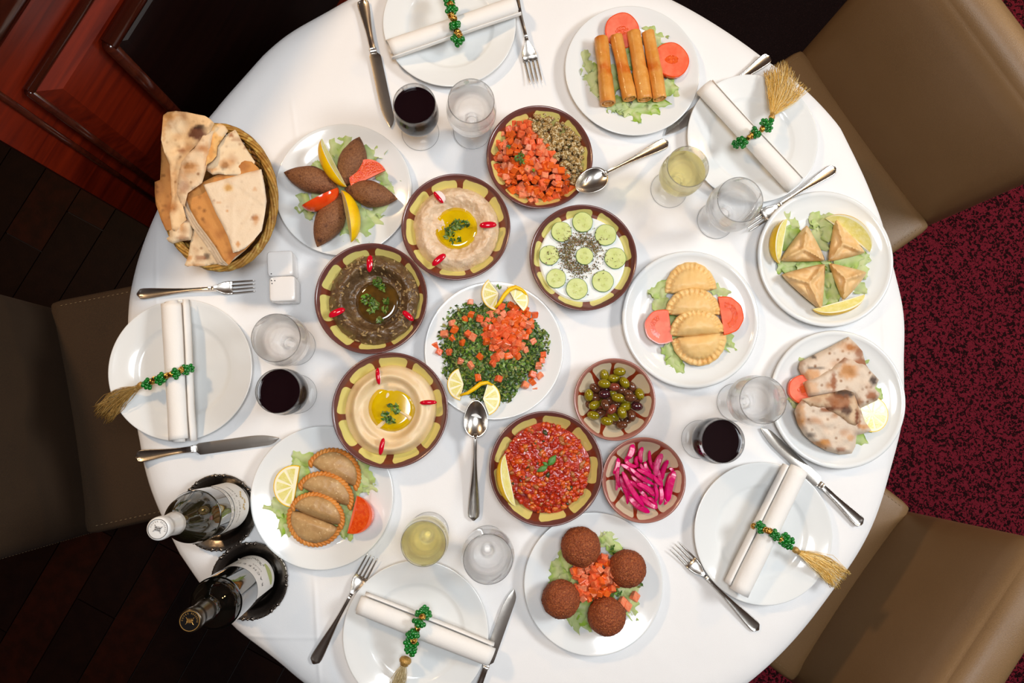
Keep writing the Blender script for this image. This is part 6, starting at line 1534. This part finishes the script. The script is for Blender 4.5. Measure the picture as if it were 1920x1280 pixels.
def tassel(root, cap, ends, n, seed, zc_, ze, cols, bow=0.0, sprays=0.12, capr=0.0062, crinkle=0.0010):
    """cap: pixel of the tassel head; ends: list of (px,py) the strands fan out to"""
    r = random.Random(seed); mb = MB(); C = P(cap[0], cap[1], zc_); loc = Vector(root.location)
    e0 = P(*ends[len(ends)//2], ze); D = (e0-C).normalized(); Sd = D.cross(Vector((0, 0, 1))).normalized()
    M = frame(C-loc, e0-loc).to_3x3(); hp_ = MB(); prof_ = [(-0.006, 0.0030), (-0.004, 0.0058), (0.0, 0.0066), (0.003, 0.0060), (0.0055, 0.0042), (0.0075, 0.0046)]
    hp_.loft([[(C-loc)+M @ Vector((x, q*capr/0.0066*math.cos(2*PI*j/14), q*capr/0.0066*math.sin(2*PI*j/14))) for j in range(14)] for x, q in prof_]); hp_.build('tassel_head', THREADCAP, root)
    for k in range(n):
        f = r.random()*(len(ends)-1); i = int(f); f -= i; e = (ends[i][0]+(ends[min(i+1, len(ends)-1)][0]-ends[i][0])*f, ends[i][1]+(ends[min(i+1, len(ends)-1)][1]-ends[i][1])*f)
        ln = r.uniform(0.80, 1.04); st = r.random() < sprays
        E = P(e[0], e[1], ze+r.uniform(-0.001, 0.006)); A = C+D*0.006+Vector((r.gauss(0, .0016), r.gauss(0, .0016), r.gauss(0, .0012))); B = A+(E-A)*ln; pts = []
        m = 9; bz = r.uniform(0.0, 0.004); bs = r.gauss(0, 0.004)+bow*r.uniform(.6, 1.2)
        for j in range(m+1):
            t = j/m; q = A+(B-A)*t+Sd*bs*math.sin(PI*t)+Vector((0, 0, bz*math.sin(PI*t)))+Vector((r.gauss(0, crinkle), r.gauss(0, crinkle), r.gauss(0, crinkle*.6)))*(t**0.7)*(2.2 if st else 1)
            pts.append(q-loc)
        c = r.choice(cols); mb.tube(pts, 0.00042, 3, col=c+(1,))
    o = mb.build('tassel_strands', THREAD, root, vcol=True); o['kind'] = 'stuff'
THREADCAP = pm('gold_thread_binding', S(206, 164, 92), 0.4, S(160, 118, 54), 500, metal=0.3, bump=((700, 0.0006),))
def ring(label, seq, tcap=None, tends=None, n=170, seed=0, cols=None, zt=(0.03, 0.02), bow=0, under=None, scale=1.0, **kw):
    """seq: (kind, px, py, z) along the visible string"""
    P0 = [P(x, y, z) for k, x, y, z in seq]; c = sum(P0, Vector())/len(P0); r = empty('beaded_napkin_ring', (c.x, c.y, T+0.02), label, 'napkin ring', 'green beaded napkin rings'); loc = Vector(r.location)
    rr = random.Random(seed)
    pts = [p-loc for p in P0]
    if under: pts = [P(x, y, z)-loc for x, y, z in under[:1]]+pts+[P(x, y, z)-loc for x, y, z in under[1:]]
    MB().tube(pts, 0.0009, 6).build('thread', GOLD, r)
    for i, (k, x, y, z) in enumerate(seq):
        p = P0[i]-loc; d = (P0[min(i+1, len(P0)-1)]-P0[max(i-1, 0)]).normalized(); q = d.to_track_quat('Z', 'Y').to_euler()
        if k == 'g': o = place('green_bead', BEAD, p, r, rot=q); s_ = rr.uniform(1.02, 1.25)*scale; o.scale = (s_, s_, s_*0.9)
        else: o = place('gold_knot', KNOT[rr.randrange(3)], p, r, rot=q); o.scale = (1.35*scale,)*3
    if tcap: tassel(r, tcap, tends, n, seed, zt[0], zt[1], cols, bow, **kw)
    return r
BRIGHT = [(0.95, 0.66, 0.22), (0.90, 0.56, 0.13), (1.0, 0.80, 0.42), (0.75, 0.44, 0.10)]; DARKG = [(0.42, 0.25, 0.07), (0.55, 0.36, 0.13), (0.30, 0.17, 0.04)]; PALEG = [(0.62, 0.50, 0.28), (0.50, 0.38, 0.18), (0.74, 0.62, 0.38)]
ring('green beaded ring with a dark gold tassel hanging off the table edge', [('g', 357, 690, .040), ('g', 348, 693, .050), ('k', 340, 693, .057), ('g', 331, 697, .062), ('g', 328, 702, .060), ('k', 321, 701, .063), ('k', 313, 704, .060), ('g', 305, 707, .056), ('g', 299, 712, .050), ('k', 291, 711, .046), ('k', 286, 715, .042), ('g', 279, 716, .038), ('g', 275, 723, .036)],
     (264, 722), [(176, 762), (180, 776), (190, 786), (202, 794), (212, 786)], 190, 1, DARKG, (0.034, 0.016), 0.006, crinkle=0.0012)
ring('green beaded ring on the napkin at the top edge', [('g', 836, -12, .050), ('g', 843, -2, .054), ('g', 843, 7, .058), ('k', 845, 8, .063), ('g', 848, 17, .062), ('g', 845, 22, .062), ('k', 846, 29, .065), ('k', 850, 34, .064), ('g', 853, 45, .060), ('g', 853, 50, .058), ('k', 858, 60, .054), ('k', 861, 65, .050), ('g', 856, 72, .042), ('g', 862, 78, .038)], None, seed=2, scale=1.2)
ring('green beaded ring with a wide fanned bright gold tassel', [('g', 1379, 271, .040), ('g', 1386, 266, .048), ('g', 1392, 270, .052), ('g', 1395, 263, .056), ('k', 1405, 257, .062), ('k', 1409, 254, .063), ('g', 1414, 245, .064), ('g', 1420, 254, .064), ('g', 1417, 250, .064), ('k', 1429, 242, .060), ('g', 1433, 231, .054), ('g', 1441, 240, .048), ('g', 1443, 230, .044), ('g', 1436, 237, .050)],
     (1447, 220), [(1433, 135), (1442, 128), (1455, 120), (1470, 116), (1484, 130), (1498, 150), (1518, 168)], 330, 3, BRIGHT, (0.038, 0.026), 0.004, sprays=0.25)
ring('green beaded ring with a straight gold tassel near the chair corner', [('k', 1413, 986, .040), ('g', 1424, 985, .050), ('g', 1428, 991, .056), ('k', 1436, 993, .062), ('k', 1442, 995, .063), ('g', 1450, 999, .064), ('g', 1456, 1006, .062), ('k', 1463, 1010, .058), ('g', 1468, 1014, .052), ('g', 1473, 1008, .052), ('g', 1480, 1014, .046), ('g', 1478, 1024, .042)],
     (1492, 1031), [(1560, 1103), (1570, 1100), (1578, 1090), (1588, 1078), (1592, 1072)], 260, 4, BRIGHT, (0.032, 0.026), -0.006, sprays=0.15)
ring('green beaded ring with a pale knotted tassel at the near edge', [('g', 797, 1144, .040), ('g', 788, 1148, .050), ('g', 800, 1153, .046), ('k', 792, 1156, .060), ('g', 783, 1165, .064), ('g', 788, 1171, .063), ('k', 783, 1177, .064), ('g', 778, 1187, .062), ('g', 770, 1190, .060), ('k', 776, 1200, .056), ('g', 767, 1205, .050), ('g', 776, 1207, .048), ('g', 768, 1218, .042), ('g', 775, 1222, .040)],
     (760, 1238), [(728, 1300), (740, 1306), (756, 1302)], 200, 5, PALEG, (0.034, 0.026), 0.0, capr=0.011)
# ---------------------------------------------------------------- labels that tell look-alike pieces apart by where they lie
def clock_labels(group, cpx, base, rmax, vis=None):
    c = P(cpx[0], cpx[1], 0.02); M_ = []
    for o in bpy.data.objects:
        if o.get('group') == group and (vis is None or vis(o)):
            d = Vector(o.location)-c; h = int(round((math.degrees(math.atan2(d.x, d.y)) % 360)/30)) % 12 or 12; r = math.hypot(d.x, d.y)
            M_.append([o, h, r])
    names = {}
    for m in M_: names.setdefault(m[1], []).append(m)
    words = {1: [''], 2: ['nearer the centre', 'nearer the edge'], 3: ['innermost', 'midway out', 'outermost'], 4: ['innermost', 'second outwards', 'third outwards', 'outermost'], 5: ['innermost', 'second outwards', 'third outwards', 'fourth outwards', 'outermost'],
             6: ['innermost', 'second outwards', 'third outwards', 'fourth outwards', 'fifth outwards', 'outermost']}
    ORD = ['innermost', 'second outwards', 'third outwards', 'fourth outwards', 'fifth outwards', 'sixth outwards', 'seventh outwards', 'eighth outwards', 'ninth outwards', 'tenth outwards', 'eleventh outwards', 'twelfth outwards']
    HR = ['', 'one', 'two', 'three', 'four', 'five', 'six', 'seven', 'eight', 'nine', 'ten', 'eleven', 'twelve']
    for h, ms in names.items():
        ms.sort(key=lambda m: m[2])
        for k, m in enumerate(ms):
            w = words[len(ms)][k] if len(ms) < 7 else ORD[min(k, 11)]
            m[0]['label'] = ('%s at %s o\'clock%s' % (base, HR[h], ', '+w if w else ''))
clock_labels('lettuce on the croquette plate', (644, 355), 'lettuce shred on the croquette plate', 1)
clock_labels('lettuce on the spring roll plate', (1185, 132), 'lettuce shred on the spring roll plate', 1)
clock_labels('lettuce on the crimped pastry plate', (1294, 598), 'lettuce shred on the crimped pastry plate', 1)
clock_labels('lettuce on the meat pastry plate', (604, 932), 'lettuce shred on the meat pastry plate', 1)
clock_labels('lettuce on the triangular pastry plate', (1547, 485), 'lettuce shred on the triangular pastry plate', 1)
clock_labels('lettuce on the falafel plate', (1113, 1093), 'lettuce shred on the falafel plate', 1)
clock_labels('lettuce on the grilled flatbread plate', (1570, 748), 'lettuce shred under the grilled flatbread', 1)
clock_labels('scattered tomato cubes in the parsley salad', (926, 656), 'lone tomato cube in the parsley salad', 1)
for c_ in ('green', 'brown', 'reddish', 'purple'):
    clock_labels(c_+' olives in the small bowl', (1152, 748), ('dark ' if c_ == 'purple' else '')+c_+' olive in the small bowl', 1)
clock_labels('magenta turnip sticks', (1207, 899), 'magenta turnip stick in the rose bowl', 1)
clock_labels('pale turnip sticks', (1207, 899), 'pale marbled turnip stick in the rose bowl', 1)
bpy.context.view_layer.update()
